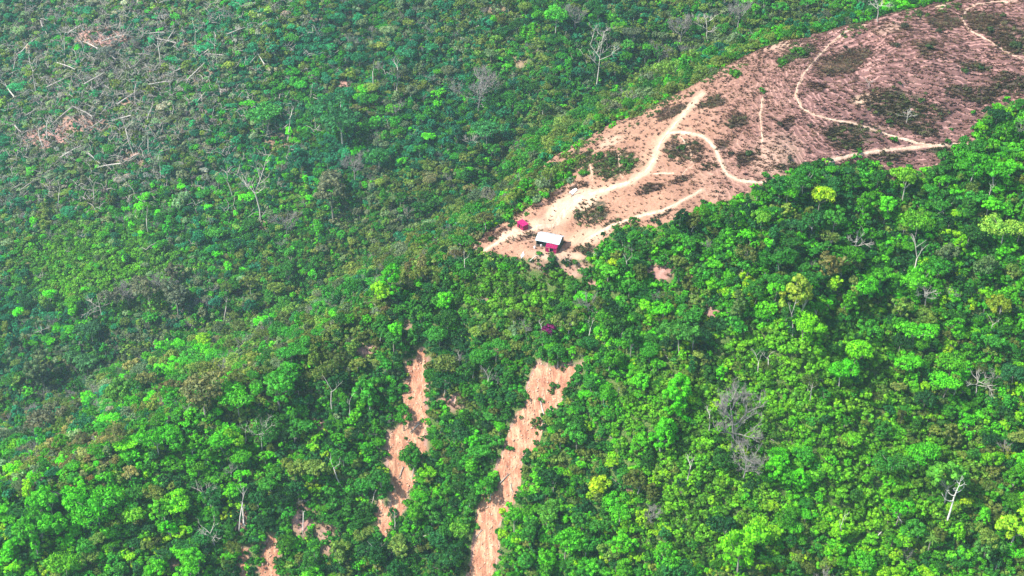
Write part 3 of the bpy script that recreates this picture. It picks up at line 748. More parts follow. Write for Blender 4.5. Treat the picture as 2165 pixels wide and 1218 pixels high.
def settle_labels():
    B = {}
    for o, desc, px, py, g in PEND:
        ds = sorted((math.hypot(px-l[1], py-l[2]), l) for l in LAND)
        d, l = ds[0] if ds[0][0] > 14 else ds[1]
        B.setdefault((desc, l[0], direction(px-l[1], py-l[2])), []).append((d, o, g))
    for (desc, ln, di), L in B.items():
        L.sort(key=lambda t: t[0])
        for k, (d, o, g) in enumerate(L):
            if len(L) == 1: s = '%s, %s %s' % (desc, di, ln)
            elif len(L) == 2: s = '%s, %s %s, %s one' % (desc, di, ln, ('nearer', 'farther')[k])
            else: s = '%s, %s %s, %s' % (desc, di, ln, ORD[k] if k < len(ORD) else 'number %d outward' % (k+1))
            if len(s.split()) > 16: s = s.replace(', ', ' ', 1).replace(' on the bare hillside', '')
            if len(s.split()) > 16: s = s.replace(' on a white trunk', '').replace(' lying on the landslide soil', '').replace(' with long bare trunk', '').replace(' on a thin trunk', '').replace(' at the hill foot', '').replace(' in the scar bend', '').replace(' with long pale trunk', '').replace(' lying among the trees', '')
            w_ = s.split()
            while len(w_) > 16 and 'the' in w_[3:]: del w_[3+w_[3:].index('the')]
            s = ' '.join(w_)
            if len(w_) > 16: print('LONG', s)
            o['label'] = s
            if g: o['group'] = g

# ------------------------------------------------------------------ trees placed by eye: px, py of the crown, width in px, shape, tint
NOTABLE = [
 (1565, 1160, 84, 'round', (.15, .55, .006), 'large vivid lime-green full-crowned tree'), (1620, 1112, 46, 'wide', (.20, .42, .02), 'yellow-lime spreading tree'), (1586, 497, 32, 'round', (.05, .52, .01), 'bright pure-green round tree'),
 (1610, 460, 38, 'wide', (.15, .36, .03), 'pale lime umbrella tree on a white trunk'), (1692, 622, 62, 'tall', (.26, .34, .04), 'yellow-green tall tree with long pale trunk'), (1388, 652, 32, 'round', (.10, .50, .01), 'small lime round tree'),
 (1236, 625, 34, 'wide', (.06, .50, .02), 'flat bright green tree'), (940, 634, 38, 'round', (.10, .46, .01), 'lime bushy tree'), (826, 585, 44, 'tall', (.05, .36, .008), 'bright green upright tree'), (806, 606, 46, 'round', (.22, .48, .01), 'yellow-lime knobbly tree'),
 (840, 692, 36, 'round', (.10, .46, .012), 'lime small tree'), (586, 806, 78, 'round', (.04, .26, .02), 'large deep-green full tree'), (425, 716, 36, 'round', (.24, .5, .01), 'yellow-lime rounded tree'), (600, 655, 40, 'wide', (.06, .22, .02), 'mid-green low tree'),
 (662, 990, 52, 'round', (.16, .24, .05), 'pale olive domed tree on a thin trunk'), (2125, 480, 62, 'wide', (.24, .40, .06), 'pale yellow-green cauliflower-crowned tree'), (2150, 1105, 66, 'tall', (.26, .44, .02), 'yellow-green bushy tree'), (2120, 640, 56, 'round', (.18, .24, .02), 'olive-yellow bushy tree'),
 (1940, 470, 60, 'wide', (.10, .30, .015), 'bright green cauliflower tree'), (1700, 375, 64, 'wide', (.03, .17, .02), 'dark green dense tree at the hill foot'), (1915, 380, 54, 'round', (.16, .36, .02), 'yellow-green tree at the hill foot'), (2060, 340, 70, 'wide', (.05, .26, .01), 'bright green wide tree at the hill foot'),
 (2110, 355, 56, 'round', (.06, .30, .012), 'green round tree at the hill foot'), (1175, 35, 42, 'round', (.10, .42, .04), 'bright green round tree'), (1555, 150, 30, 'bush', (.06, .2, .02), 'small green bush tree'), (1330, 95, 30, 'round', (.08, .3, .05), 'green tree with a thin pale stem'),
 (720, 235, 96, 'wide', (.022, .14, .05), 'broad teal-green tree'), (1030, 265, 62, 'wide', (.045, .21, .07), 'flat blue-green umbrella tree'), (700, 405, 74, 'round', (.13, .14, .10), 'big grey-green domed tree'), (560, 235, 66, 'wide', (.06, .26, .05), 'bright teal spreading tree'),
 (1180, 740, 44, 'round', (.03, .17, .02), 'dark green round tree'), (1440, 705, 62, 'round', (.055, .20, .03), 'broad mid-green domed tree'), (1375, 735, 44, 'wide', (.05, .26, .02), 'fresh green flat tree'), (1330, 605, 40, 'round', (.05, .25, .02), 'fresh green tree'),
 (1285, 568, 46, 'round', (.09, .34, .02), 'light green tree by the ridge foot'), (780, 830, 52, 'tall', (.04, .28, .02), 'green pointed tree'), (1000, 930, 32, 'tall', (.06, .44, .01), 'vivid green tall slim tree'), (998, 990, 34, 'vine', (.09, .34, .015), 'lime vine-hung tree'),
 (870, 975, 50, 'round', (.03, .16, .012), 'dark green tree in the scar bend'), (852, 880, 40, 'round', (.03, .2, .01), 'deep green round tree'), (1035, 1030, 44, 'round', (.04, .24, .015), 'green tree cutting into the scar'), (975, 1105, 42, 'wide', (.14, .34, .03), 'pale lime flat tree'),
 (1160, 1085, 50, 'round', (.08, .24, .03), 'light green ball-crowned tree'), (1195, 1145, 74, 'wide', (.07, .32, .01), 'bright green cauliflower-topped tree'), (1235, 1195, 44, 'round', (.09, .4, .02), 'lime dome tree at the bottom edge'), (1078, 1145, 24, 'round', (.06, .34, .02), 'small lime tree on a thin pole trunk'),
 (805, 1010, 56, 'round', (.03, .16, .02), 'dark round tree'), (1640, 985, 46, 'vine', (.05, .48, .008), 'vivid green vine-draped tree'), (1690, 1010, 40, 'vine', (.07, .48, .008), 'lime vine-curtained tree'), (1650, 960, 44, 'wide', (.05, .46, .01), 'electric-green leafy tree'),
 (1805, 925, 40, 'wide', (.15, .42, .012), 'lime leafy tree on twin stems'), (1440, 840, 60, 'vine', (.04, .40, .006), 'vivid green creeper-covered tree'), (1400, 920, 60, 'vine', (.04, .36, .006), 'creeper mound tree'), (1350, 940, 44, 'vine', (.09, .34, .01), 'yellow-green creeper tree'),
 (1780, 780, 60, 'wide', (.06, .42, .01), 'bright green spreading tree'), (1840, 690, 50, 'round', (.05, .24, .02), 'fresh green rounded tree'), (1760, 560, 44, 'tall', (.18, .16, .06), 'tawny green tree'), (1640, 590, 40, 'round', (.04, .2, .02), 'bushy green tree'),
 (1560, 640, 36, 'tall', (.09, .16, .05), 'dusty green upright tree'), (2090, 560, 52, 'round', (.08, .15, .06), 'grey-green domed tree'), (2000, 530, 44, 'round', (.1, .15, .08), 'dusty grey-green tree'), (2010, 1000, 70, 'tall', (.10, .3, .03), 'light green tree around a tall white trunk'),
 (1950, 960, 60, 'wide', (.07, .34, .01), 'lime clumpy tree'), (2085, 1160, 48, 'round', (.08, .24, .05), 'pale green round tree'), (1900, 1080, 44, 'round', (.06, .36, .008), 'vivid green tree'), (1700, 960, 36, 'round', (.05, .3, .02), 'green leafy tree'),
 (70, 1130, 80, 'round', (.05, .32, .008), 'big vivid green tree'), (20, 1160, 40, 'tall', (.08, .44, .008), 'lime upright tree at the left edge'), (80, 1110, 60, 'round', (.035, .22, .012), 'green domed tree'), (200, 1060, 80, 'wide', (.055, .36, .008), 'wide vivid green tree'),
 (160, 1055, 50, 'round', (.09, .44, .01), 'lime round tree'), (105, 1060, 56, 'round', (.09, .4, .012), 'lime knobbly tree'), (330, 930, 60, 'wide', (.05, .34, .01), 'vivid green clumpy tree'), (370, 915, 50, 'round', (.06, .3, .012), 'fresh green tree'), (470, 920, 56, 'round', (.06, .36, .01), 'bright green round tree'), (510, 955, 50, 'wide', (.08, .34, .01), 'lime broad tree'),
 (500, 830, 80, 'wide', (.07, .32, .012), 'bright green broad tree'), (345, 1070, 44, 'tall', (.12, .4, .02), 'lime tall tree'), (280, 1085, 44, 'round', (.16, .4, .02), 'yellow-lime small tree'), (135, 1190, 60, 'wide', (.12, .36, .012), 'lime tree at the bottom edge'), (330, 1200, 44, 'round', (.1, .42, .01), 'lime ball tree'), (400, 1205, 50, 'round', (.1, .4, .01), 'lime tree by the bottom edge'),
 (250, 840, 60, 'round', (.08, .22, .03), 'green spur-side tree'), (95, 880, 70, 'round', (.13, .13, .09), 'grey dome tree'), (180, 760, 60, 'round', (.05, .16, .06), 'blue-green domed tree'), (85, 770, 50, 'tall', (.1, .15, .08), 'grey-green upright tree'), (310, 600, 60, 'round', (.12, .13, .09), 'grey round tree'), (370, 620, 60, 'round', (.1, .12, .09), 'slate-grey round tree'),
 (370, 575, 34, 'tall', (.13, .13, .10), 'small grey tree'), (245, 625, 44, 'round', (.12, .13, .11), 'mauve-grey tree'), (190, 690, 50, 'wide', (.04, .14, .06), 'teal shaded tree'), (425, 815, 90, 'round', (.16, .16, .07), 'big tan-olive domed tree'), (800, 330, 50, 'wide', (.04, .2, .05), 'teal valley tree'),
]
trees = []                                    # x, y, s, kind, tint, desc, px, py
KW = {'round': 8.4, 'wide': 10.6, 'tall': 6.8, 'tiers': 9.4, 'vine': 6.6, 'bush': 3.2}; KH = {'round': 7.6, 'wide': 8.6, 'tall': 7.6, 'tiers': 8, 'vine': 5.2, 'bush': 1.2}
for px, py, wpx, kd, t, desc in NOTABLE:
    x, y, z = cast1(px, py, 7)
    for _ in range(2):
        d = project(x, y, z)[2]; s = 1.1*wpx/F0*d/KW[kd]; x, y, z = cast1(px, py, KH[kd]*s)
    trees.append([x, y, z, s, kd, (min(.62, max(1.4*t[0], .27*t[1])), min(.66, 1.5*t[1]), t[2]), desc, px, py])
NT = np.array([[t[0], t[1], t[3]*KW[t[4]]/2] for t in trees])

# ------------------------------------------------------------------ the forest
def jitter_grid(x0, x1, y0, y1, s, seed):
    rs = np.random.RandomState(seed)
    X, Y = np.meshgrid(np.arange(x0, x1, s), np.arange(y0, y1, s)); X = X+(rs.rand(*X.shape)-.5)*s*.95; Y = Y+(rs.rand(*X.shape)-.5)*s*.95
    return X.ravel(), Y.ravel()
def keep_forest(x, y, z, hgt, rad, hard=True):
    """True where a plant of this height neither stands on nor hangs over the bare ground"""
    ok = np.ones(len(x), bool)
    for f in (0.0, .5, .92):
        for sx in (-.4, 0, .4):
            px, py, d = project(x+sx*rad, y, z+hgt*f)
            b = is_bald(x, y, px, py) | is_scar(x, y, px, py)
            ok &= ~b
    for f in (0.0, .4, .8, 1.18):
        for sx in (-.95, 0, .95):
            px, py, d = project(x+sx*rad, y, z+hgt*f); ok &= ~is_scar(x, y, px, py)
    return ok
CREEP = [(1430, 880, 120, 120), (1500, 1080, 170, 100), (1770, 790, 190, 110), (1870, 1010, 190, 150), (1620, 900, 90, 90), (1640, 740, 120, 60), (220, 560, 190, 90), (1100, 620, 120, 70)]
def creeper(x, y, px, py):
    wx, wy = wob(x*.6, y*.6); r_ = np.zeros(np.shape(px))
    for a, b, c, d in CREEP: r_ = np.maximum(r_, np.clip(1.5-ell(px+wx*4, py+wy*4, (a, b, c, d, 0)), 0, 1))
    return r_
x, y = jitter_grid(-400, 400, 200, 940, 4.5, 5); z = zg(x, y)
px, py, d = project(x, y, z+6)
m = (px > -300) & (px < W0+330) & (py > -200) & (py < H0+260); x, y, z, px, py = x[m], y[m], z[m], px[m], py[m]
n = len(x); s = .36+.58*RS.rand(n)**2.1
farness = smooth(480, 640, y); s = s*(1-.08*farness)
band = np.exp(-((y-li(CL, x, 1)-14)/20)**2); s = s*(1-.42*band)         # low scrubby growth just behind the crest
tipz = (px > 950) & (px < 1260) & (py > 520) & (py < 620); s = np.where(tipz, s*.7, s)
m = keep_forest(x, y, z, 8.5*s, 3.2*s)
m &= RS.rand(n) > .85*creeper(x, y, px, py)
op = np.maximum(opening(x, y, *project(x, y, z+4*s)[:2]), opening(x, y, *project(x, y, z+8.5*s)[:2])); m &= RS.rand(n) > op*1.2
m &= visible(x, y, z+9*s)
tl = (px < 620) & (py < 430); m &= ~(tl & (RS.rand(n) < .5))           # the thinned wood at upper left
thin = vnoise(x/9, y/9, 77); m &= ~((thin > .80))
for a, b, r in NT: m &= np.hypot(x-a, y-b) > r*.72
x, y, z, px, py, s = x[m], y[m], z[m], px[m], py[m], s[m]; n = len(x)
ti = tint_index(px, py, x, y); tcol = tint_of(ti)*far_pale(px, py)
kp = np.array([.42, .15, .17, .12, .10, .04]); kc = RS.choice(6, n, p=kp)
gr = np.isin(ti, [TN.index('grey'), TN.index('mauve')]); kc = np.where(gr & (RS.rand(n) < .42), 5, kc)
rotz = RS.rand(n)*6.283; asp = .85+.35*RS.rand(n)
# the trees that show largest become objects of their own
dist = np.sqrt(x*x+y*y+(z-CAMZ)**2); show = s*np.array([8.4, 10.6, 6.8, 9.4, 6.6, 6])[kc]/dist
inside = (px > 5) & (px < W0-5) & (py > 5) & (py < H0-5) & (kc < 5)
order = np.argsort(-show*inside)[:290-len(trees)]
single = np.zeros(n, bool); single[order] = True
CW = {'lime': 'lime-green', 'vivid': 'vivid green', 'green': 'mid-green', 'deep': 'dark green', 'teal': 'teal-green', 'olive': 'olive-green', 'grey': 'grey-green', 'brown': 'tan-brown', 'mauve': 'mauve-grey', 'rust': 'rust-brown'}
SW = {'round': 'round-crowned tree', 'wide': 'flat spreading tree', 'tall': 'tall narrow tree', 'tiers': 'loose open-crowned tree', 'vine': 'vine-hung tree'}
for i in np.nonzero(single)[0]:
    kd = KINDS[kc[i]]; cx_, cy_, _ = project(x[i], y[i], z[i]+KH[kd]*s[i])
    trees.append([x[i], y[i], z[i], s[i], kd, tuple(tcol[i]), CW[TN[ti[i]]]+' '+SW[kd], float(cx_), float(cy_)])
def place_tree(t):
    x, y, z, s, kd, c, desc, px, py = t
    k = rnd.randrange(len(CROWN[kd])); e = link('tree', None, None, (x, y, z-.2), (rnd.uniform(-.05, .05), rnd.uniform(-.05, .05), rnd.uniform(0, 6.28)), (s, s, s*rnd.uniform(.92, 1.15)))
    e.empty_display_size = .5; e['category'] = 'tree'
    a = link('crown', CROWN[kd][k], e); a['tint'] = [float(v) for v in c]
    link('trunk', TRUNK[kd][k], e)
    pend(e, desc, px, py, 'forest trees on the hillside')
for t in trees: place_tree(t)
rest = ~single
sets = []
for k in range(6):
    q = rest & (kc == k); kk = s[q]
    sets.append((KINDS[k], x[q], y[q], z[q]-.3, np.stack([kk, kk, kk*asp[q]], -1), np.stack([RS.normal(size=q.sum())*.06, RS.normal(size=q.sum())*.06, rotz[q]], -1), tcol[q]))
# small filler trees between the big ones
x2, y2 = jitter_grid(-400, 400, 200, 940, 3.9, 8); z2 = zg(x2, y2); px2, py2, _ = project(x2, y2, z2+3)
m = (px2 > -290) & (px2 < W0+320) & (py2 > -190) & (py2 < H0+240); x2, y2, z2, px2, py2 = x2[m], y2[m], z2[m], px2[m], py2[m]
s2 = .20+.26*RS.rand(len(x2)); m = keep_forest(x2, y2, z2, 8.5*s2, 2.5*s2) & visible(x2, y2, z2+9*s2)
m &= RS.rand(len(x2)) > .6*creeper(x2, y2, px2, py2)
m &= RS.rand(len(x2)) > opening(x2, y2, px2, py2)*1.1
x2, y2, z2, px2, py2, s2 = x2[m], y2[m], z2[m], px2[m], py2[m], s2[m]; t2 = tint_of(tint_index(px2, py2, x2, y2))*far_pale(px2, py2)
k2 = RS.choice(5, len(x2), p=[.5, .08, .22, .1, .1])
for k in range(5):
    q = k2 == k; kk = s2[q]
    sets.append((KINDS[k], x2[q], y2[q], z2[q]-.3, np.stack([kk*1.15, kk*1.15, kk], -1), np.stack([0*kk, 0*kk, RS.rand(q.sum())*6.28], -1), t2[q]))
forest = scatter('forest', sets, 'dense mixed forest of small and distant trees covering the slopes and valley')
# undergrowth
x3, y3 = jitter_grid(-400, 400, 200, 940, 1.8, 9); z3 = zg(x3, y3); px3, py3, _ = project(x3, y3, z3+1)
m = (px3 > -280) & (px3 < W0+310) & (py3 > -180) & (py3 < H0+220); x3, y3, z3, px3, py3 = x3[m], y3[m], z3[m], px3[m], py3[m]
s3 = .72+.95*RS.rand(len(x3))**1.5; q0, q1, _ = project(x3, y3, z3); m = ~((is_bald(x3, y3, q0, q1) & ~((RS.rand(len(x3)) < .3*vnoise(x3/6, y3/6, 311)) & (~is_bald(x3, y3, q0+16, q1+16) | ~is_bald(x3, y3, q0-10, q1-12)))) | (is_scar(x3, y3, q0, q1+4) & ~((RS.rand(len(x3)) < .13) & ~(is_scar(x3, y3, q0+9, q1) & is_scar(x3, y3, q0-9, q1)) | (RS.rand(len(x3)) < .02)))) & visible(x3, y3, z3+2)
m &= RS.rand(len(x3)) > opening(x3, y3, px3, py3)*.92
nb_ = is_bald(x3, y3, q0, q1-14) | is_scar(x3, y3, q0, q1-14) | is_scar(x3, y3, q0-9, q1) | is_scar(x3, y3, q0+9, q1); s3 = np.where(nb_, s3*.72, s3)
x3, y3, z3, px3, py3, s3 = x3[m], y3[m], z3[m], px3[m], py3[m], s3[m]; cr3 = creeper(x3, y3, px3, py3)[:, None]; t3 = tint_of(tint_index(px3, py3, x3, y3)); t3 = t3*(1-cr3*.75)+cr3*.75*np.array([.16, .44, .012])*np.clip(t3.mean(-1, keepdims=True)/.13, .35, 1.2)
r3 = np.stack([0*s3, 0*s3, RS.rand(len(s3))*6.28], -1)
under = scatter('undergrowth', [('bush', x3, y3, z3-.3, np.stack([s3*1.1, s3*1.1, s3], -1), r3, t3)], 'low leafy bushes and creepers covering the forest floor')
print('trees', n, 'small', len(x2), 'bushes', len(x3))

# ------------------------------------------------------------------ bare hill: scrub, tussocks
xb, yb = jitter_grid(-24, 320, 360, 492, 1.15, 12); zb = zg(xb, yb); pxb, pyb, _ = project(xb, yb, zb)
bm_ = is_bald(xb, yb, pxb, pyb) & (pxb < W0+330) & (pyb > -120); xb, yb, zb, pxb, pyb = xb[bm_], yb[bm_], zb[bm_], pxb[bm_], pyb[bm_]
pr, pgn = patch(xb, yb, pxb, pyb); u = RS.rand(len(xb))
edge_ = np.exp(-((yb-li(CL, xb, 1)+1)/5)**2)*smooth(.42, .6, vnoise(xb/7, yb/5, 315))*.75; pgn = np.where(edge_ > .15, .6+.4*RS.rand(len(xb)), pgn)
m = (u < np.maximum(pr*.75*smooth(.25, .6, vnoise(xb/2.2, yb/2.2, 309)), edge_)) & (pgn > .08); q = .16+.34*RS.rand(m.sum()); g_ = pgn[m][:, None]
tsc = (np.array([.16, .11, .07])*(1-g_)+np.array([.10, .22, .035])*g_)*(.5+1.0*RS.rand(m.sum(), 1))
sets = [('bush', xb[m], yb[m], zb[m]-.15, np.stack([q*1.2, q*1.2, q], -1), np.stack([0*q, 0*q, RS.rand(len(q))*6.28], -1), tsc)]
scatter('scrub', sets, 'dark low scrub in patches on the bare hillside')
xt, yt = jitter_grid(-24, 320, 360, 492, .62, 13); zt = zg(xt, yt); pxt, pyt, _ = project(xt, yt, zt)
bm_ = is_bald(xt, yt, pxt, pyt) & (pxt < W0+330) & (pyt > -120); xt, yt, zt, pxt, pyt = xt[bm_], yt[bm_], zt[bm_], pxt[bm_], pyt[bm_]
pr, pgn = patch(xt, yt, pxt, pyt)
rows = -np.sin(flow(xt, yt)*4.1)
mv = smooth(1380, 1650, pxt)
dens = .05+.10*vnoise(xt/6, yt/6, 300)+(rows > -.1)*(.08+.8*mv*(.35+.8*vnoise(xt/9, yt/9, 301)))+pr*.75
dens *= .25+1.5*vnoise(xt/2.6, yt/2.6, 305)**1.3
dens *= 1-.9*np.clip(np.exp(-(((xt-HUTP[0])/9)**2+((yt-HUTP[1])/7)**2)), 0, 1)
# keep paths clear
def near_paths(px, py, r):
    k = np.zeros(len(px), bool)
    for P, a, b in PATHS:
        for (x0, y0), (x1, y1) in zip(P[:-1], P[1:]):
            L2 = (x1-x0)**2+(y1-y0)**2; t = np.clip(((px-x0)*(x1-x0)+(py-y0)*(y1-y0))/L2, 0, 1)
            k |= np.hypot(px-x0-t*(x1-x0), (py-y0-t*(y1-y0))*1.3) < r*max(a, b)
    return k
m = (RS.rand(len(xt)) < dens) & ~near_paths(pxt, pyt, 3.6)
xt, yt, zt, pr, pgn = xt[m], yt[m], zt[m], pr[m], pgn[m]; n4 = len(xt); q = (.45+.75*RS.rand(n4))*(1+.3*pr)
base = np.where(RS.rand(n4, 1) < .7, np.array([.12, .065, .045]), np.array([.26, .16, .09])); g_ = (pgn*pr)[:, None]
tt_ = (base*(1-g_)+np.array([.07, .10, .03])*g_)*(.7+.6*RS.rand(n4, 1))
scatter('dry_grass', [('tuft', xt, yt, zt, np.stack([q*1.25, q, q*.75], -1), np.stack([0*q, 0*q, RS.rand(n4)*.5-.25], -1), tt_)], 'dry brown grass tussocks in rows over the bare hill')
print('tufts', n4)

xo, yo = jitter_grid(-400, 400, 200, 940, 1.0, 19); zo = zg(xo, yo); pxo, pyo, _ = project(xo, yo, zo)
m = (pxo > -50) & (pxo < W0+50) & (pyo > -50) & (pyo < H0+50); xo, yo, zo, pxo, pyo = xo[m], yo[m], zo[m], pxo[m], pyo[m]
oo = opening(xo, yo, pxo, pyo); below = np.exp(-(((pxo-1150)/130)**2+((pyo-565)/28)**2))
m = (RS.rand(len(xo)) < np.maximum(oo*.42, below*.7)) & ~is_bald(xo, yo, pxo, pyo) & ~is_scar(xo, yo, pxo, pyo) & visible(xo, yo, zo+1)
xo, yo, zo = xo[m], yo[m], zo[m]; q = .6+1.0*RS.rand(len(xo)); c3 = np.array([[.28, .19, .10], [.13, .08, .055], [.10, .20, .03], [.36, .26, .16]])[RS.randint(0, 4, len(xo))]*(.7+.6*RS.rand(len(xo), 1))
hb = RS.rand(len(xo)) < .22
def rz(n_): return np.stack([np.zeros(n_), np.zeros(n_), RS.rand(n_)*6.28], -1)
scatter('dry_brush', [('tuft', xo[~hb], yo[~hb], zo[~hb], np.stack([q[~hb]*1.4]*3, -1), rz((~hb).sum()), c3[~hb]), ('bush', xo[hb], yo[hb], zo[hb]-.1, np.stack([q[hb]*.38]*3, -1), rz(hb.sum()), c3[hb]),
    ('stick', xo[::9], yo[::9], zo[::9]+.2, np.stack([q[::9]*.8]*3, -1), rz(len(xo[::9])), c3[::9])], 'dry grass, twigs and low brush in the soil openings of the forest')
# clods on the scars
xs, ys = jitter_grid(-120, 40, 215, 380, .75, 15); zs = zg(xs, ys); pxs, pys, _ = project(xs, ys, zs+.6)
m = is_scar(xs, ys, pxs, pys, .5) & (RS.rand(len(xs)) < .8); q = .3+1.5*RS.rand(m.sum())**4
c1 = (m.sum(),)
scatter('soil_rubble', [('stone', xs[m], ys[m], zs[m]+.35, np.stack([q, q, q], -1), RS.rand(m.sum(), 3)*6.28, np.ones((m.sum(), 3)))], 'clods and stones strewn down the landslide scars')

# sticks in the thinned wood
xk, yk = jitter_grid(-330, -60, 560, 900, 3.0, 16); zk = zg(xk, yk); pxk, pyk, _ = project(xk, yk, zk)
w_ = np.exp(-(((pxk-220)/300)**2+((pyk-200)/190)**2)); m = (pxk > -60) & (pyk > -60) & (RS.rand(len(xk)) < w_*.6)
q = .9+1.3*RS.rand(m.sum())
scatter('fallen_branches', [('stick', xk[m], yk[m], zk[m]+2.8+1.5*RS.rand(m.sum()), np.stack([q*1.3, q*1.3, q*1.6], -1), np.stack([RS.normal(size=len(q))*.25, RS.normal(size=len(q))*.25, RS.rand(len(q))*6.28], -1), np.ones((len(q), 3)))], 'broken branches and sticks strewn in the thinned wood at upper left')

# ------------------------------------------------------------------ dead and leafless trees: px, py of the crown centre, height px, form
DEADS = [(545, 412, 100, 'white', 'bleached dead tree with long bare trunk'), (1262, 142, 78, 'white', 'white branching dead tree'), (1012, 190, 92, 'fan', 'pale grey spreading leafless tree'), (1575, 978, 92, 'fan', 'grey fan-shaped bare tree'), (1556, 892, 120, 'fan', 'pale twiggy tree with forked white trunk'),
         (1812, 508, 66, 'sprawl', 'white sprawling dead tree'), (2070, 800, 66, 'sprawl', 'white spreading dead tree'), (550, 926, 60, 'white', 'white broken dead tree'), (2013, 1052, 112, 'pole', 'tall white bare trunk with short arms'), (1447, 1000, 70, 'snag', 'thin white dead trunk'),
         (1032, 805, 50, 'snag', 'short white snag'), (968, 765, 40, 'snag', 'crooked pale snag'), (995, 293, 44, 'sprawl', 'white twiggy tree top'), (1035, 288, 34, 'sprawl', 'white bushy leafless tree'), (605, 474, 60, 'fan', 'pale straw-coloured leaning tree'), (750, 352, 60, 'fan', 'grey-white leafless tree'),
         (490, 395, 50, 'snag', 'pale bare stem'), (210, 640, 60, 'sprawl', 'grey crooked leafless tree'), (270, 620, 60, 'fan', 'grey bushy leafless tree'), (355, 605, 66, 'fan', 'broad slate-grey leafless tree'), (90, 700, 34, 'sprawl', 'small white dead tree'), (40, 925, 40, 'sprawl', 'whitish bushy dead tree'), (470, 660, 50, 'snag', 'white thin snag'),
         (1215, 35, 50, 'fan', 'pale leafless tree'), (1280, 70, 44, 'sprawl', 'straw-coloured leafless tree'), (1440, 60, 60, 'fan', 'straw-grey leafless tree'), (1500, 50, 60, 'sprawl', 'whitish leafless tree'), (1560, 30, 60, 'fan', 'ash-grey leafless tree'), (1860, 15, 50, 'sprawl', 'pale twiggy leafless tree'), (1400, 115, 44, 'fan', 'dull straw leafless tree'),
         (836, 160, 60, 'snag', 'pale twin-stem snag'), (790, 165, 50, 'snag', 'thin grey snag'), (430, 1050, 50, 'white', 'white forked dead tree'), (455, 1135, 60, 'white', 'grey-white leaning dead tree'), (500, 1085, 80, 'snag', 'white pole-like dead trunk'), (515, 920, 50, 'snag', 'pale bare trunk'), (1680, 680, 70, 'snag', 'long pale trunk'),
         (1625, 770, 46, 'snag', 'crooked white snag'), (1605, 775, 50, 'snag', 'thin white snag'), (1935, 560, 80, 'snag', 'long thin white trunk'), (1960, 620, 60, 'sprawl', 'pale crooked dead tree'), (2088, 418, 40, 'snag', 'forked white snag'), (1780, 1120, 56, 'snag', 'white bare trunk'), (1380, 1090, 50, 'fan', 'dull green-grey twiggy tree'), (2100, 695, 40, 'snag', 'leaning pale stem'),
         (1140, 700, 44, 'snag', 'short pale snag'), (1500, 890, 60, 'snag', 'slim white trunk'), (790, 1180, 50, 'snag', 'pale grey stump trunk'), (700, 845, 60, 'snag', 'thin white trunk'), (735, 865, 50, 'snag', 'bare grey pole tree'), (720, 1000, 60, 'snag', 'pale thin snag'), (985, 560, 40, 'snag', 'small grey snag'), (1840, 175, 22, 'sprawl', 'small pale shrub-like dead tree'),
         (1920, 240, 34, 'sprawl', 'white leafless shrub tree on the scrub patch'), (1330, 560, 40, 'snag', 'small pale snag'), (1245, 705, 46, 'snag', 'pale slender snag'), (1715, 830, 44, 'snag', 'white leaning snag'), (70, 165, 60, 'snag', 'pale thin trunk'), (130, 95, 50, 'snag', 'curved pale trunk'), (410, 80, 44, 'snag', 'white short trunk'), (455, 110, 60, 'snag', 'pale trunk'), (335, 110, 60, 'snag', 'pale bare trunk'),
         (277, 290, 60, 'snag', 'pale crossed trunk'), (312, 305, 44, 'snag', 'white short stub trunk'), (335, 350, 56, 'snag', 'white upright stub'), (195, 410, 44, 'snag', 'white leaning stub'), (605, 265, 60, 'snag', 'white straight trunk'), (665, 250, 44, 'snag', 'pale twin trunk'), (120, 415, 40, 'snag', 'grey upright stub'), (310, 470, 50, 'snag', 'pale stem in the green valley')]
for px, py, hpx, form, desc in DEADS:
    H = {'white': 11, 'fan': 10.5, 'sprawl': 9.5, 'snag': 9, 'pole': 16}[form]
    x, y, z = cast1(px, py, 5)
    for _ in range(2):
        d = project(x, y, z)[2]; cosd = .84; s = hpx/F0*d/(H*cosd); x, y, z = cast1(px, py, H*.55*s)
    cands = [k for k in DEAD if k[0] == form]; tk = rnd.choice(cands); tm, bms = DEAD[tk]; yaw = .0 if form == 'pole' else rnd.uniform(0, 6.28)
    ln = {'snag': .12, 'pole': .01}.get(form, .05)
    e = link('dead_tree', None, None, (x, y, z-.2), (rnd.uniform(-ln, ln), rnd.uniform(-ln, ln), yaw), (s, s, s)); e['category'] = 'dead tree'
    link('trunk', tm, e)
    for b in bms: link('branch', b, e)
    pend(e, desc, px, py, 'dead and leafless trees in the forest')

# ------------------------------------------------------------------ fallen logs
def log_mesh(seed):
    r = random.Random(seed); mb = MB(); L = 9; pts = [(-L/2, 0, 0), (-L/6, r.uniform(-.25, .25), .1), (L/6, r.uniform(-.4, .4), .1), (L/2, r.uniform(-.6, .6), 0)]
    mb.tube(pts, [.26, .22, .17, .09], 6)
    for k in range(r.randint(2, 5)):
        x = r.uniform(0, L/2.2); a = r.choice((-1, 1)); mb.tube([(x, 0, .1), (x+.8, a*.6, .5), (x+1.6, a*r.uniform(.8, 1.5), r.uniform(.4, 1.2))], [.09, .06, .03], 4)
    for k in range(5):
        a = k*1.25; mb.tube([(-L/2+.1, 0, 0), (-L/2-.4, math.cos(a)*.5, math.sin(a)*.5), (-L/2-.5, math.cos(a)*.9, math.sin(a)*.9)], [.12, .08, .03], 4)
    return mb
LOGM = [log_mesh(s).mesh('fallen_log', M_LOG if s % 2 else M_DEAD, True) for s in range(6)]
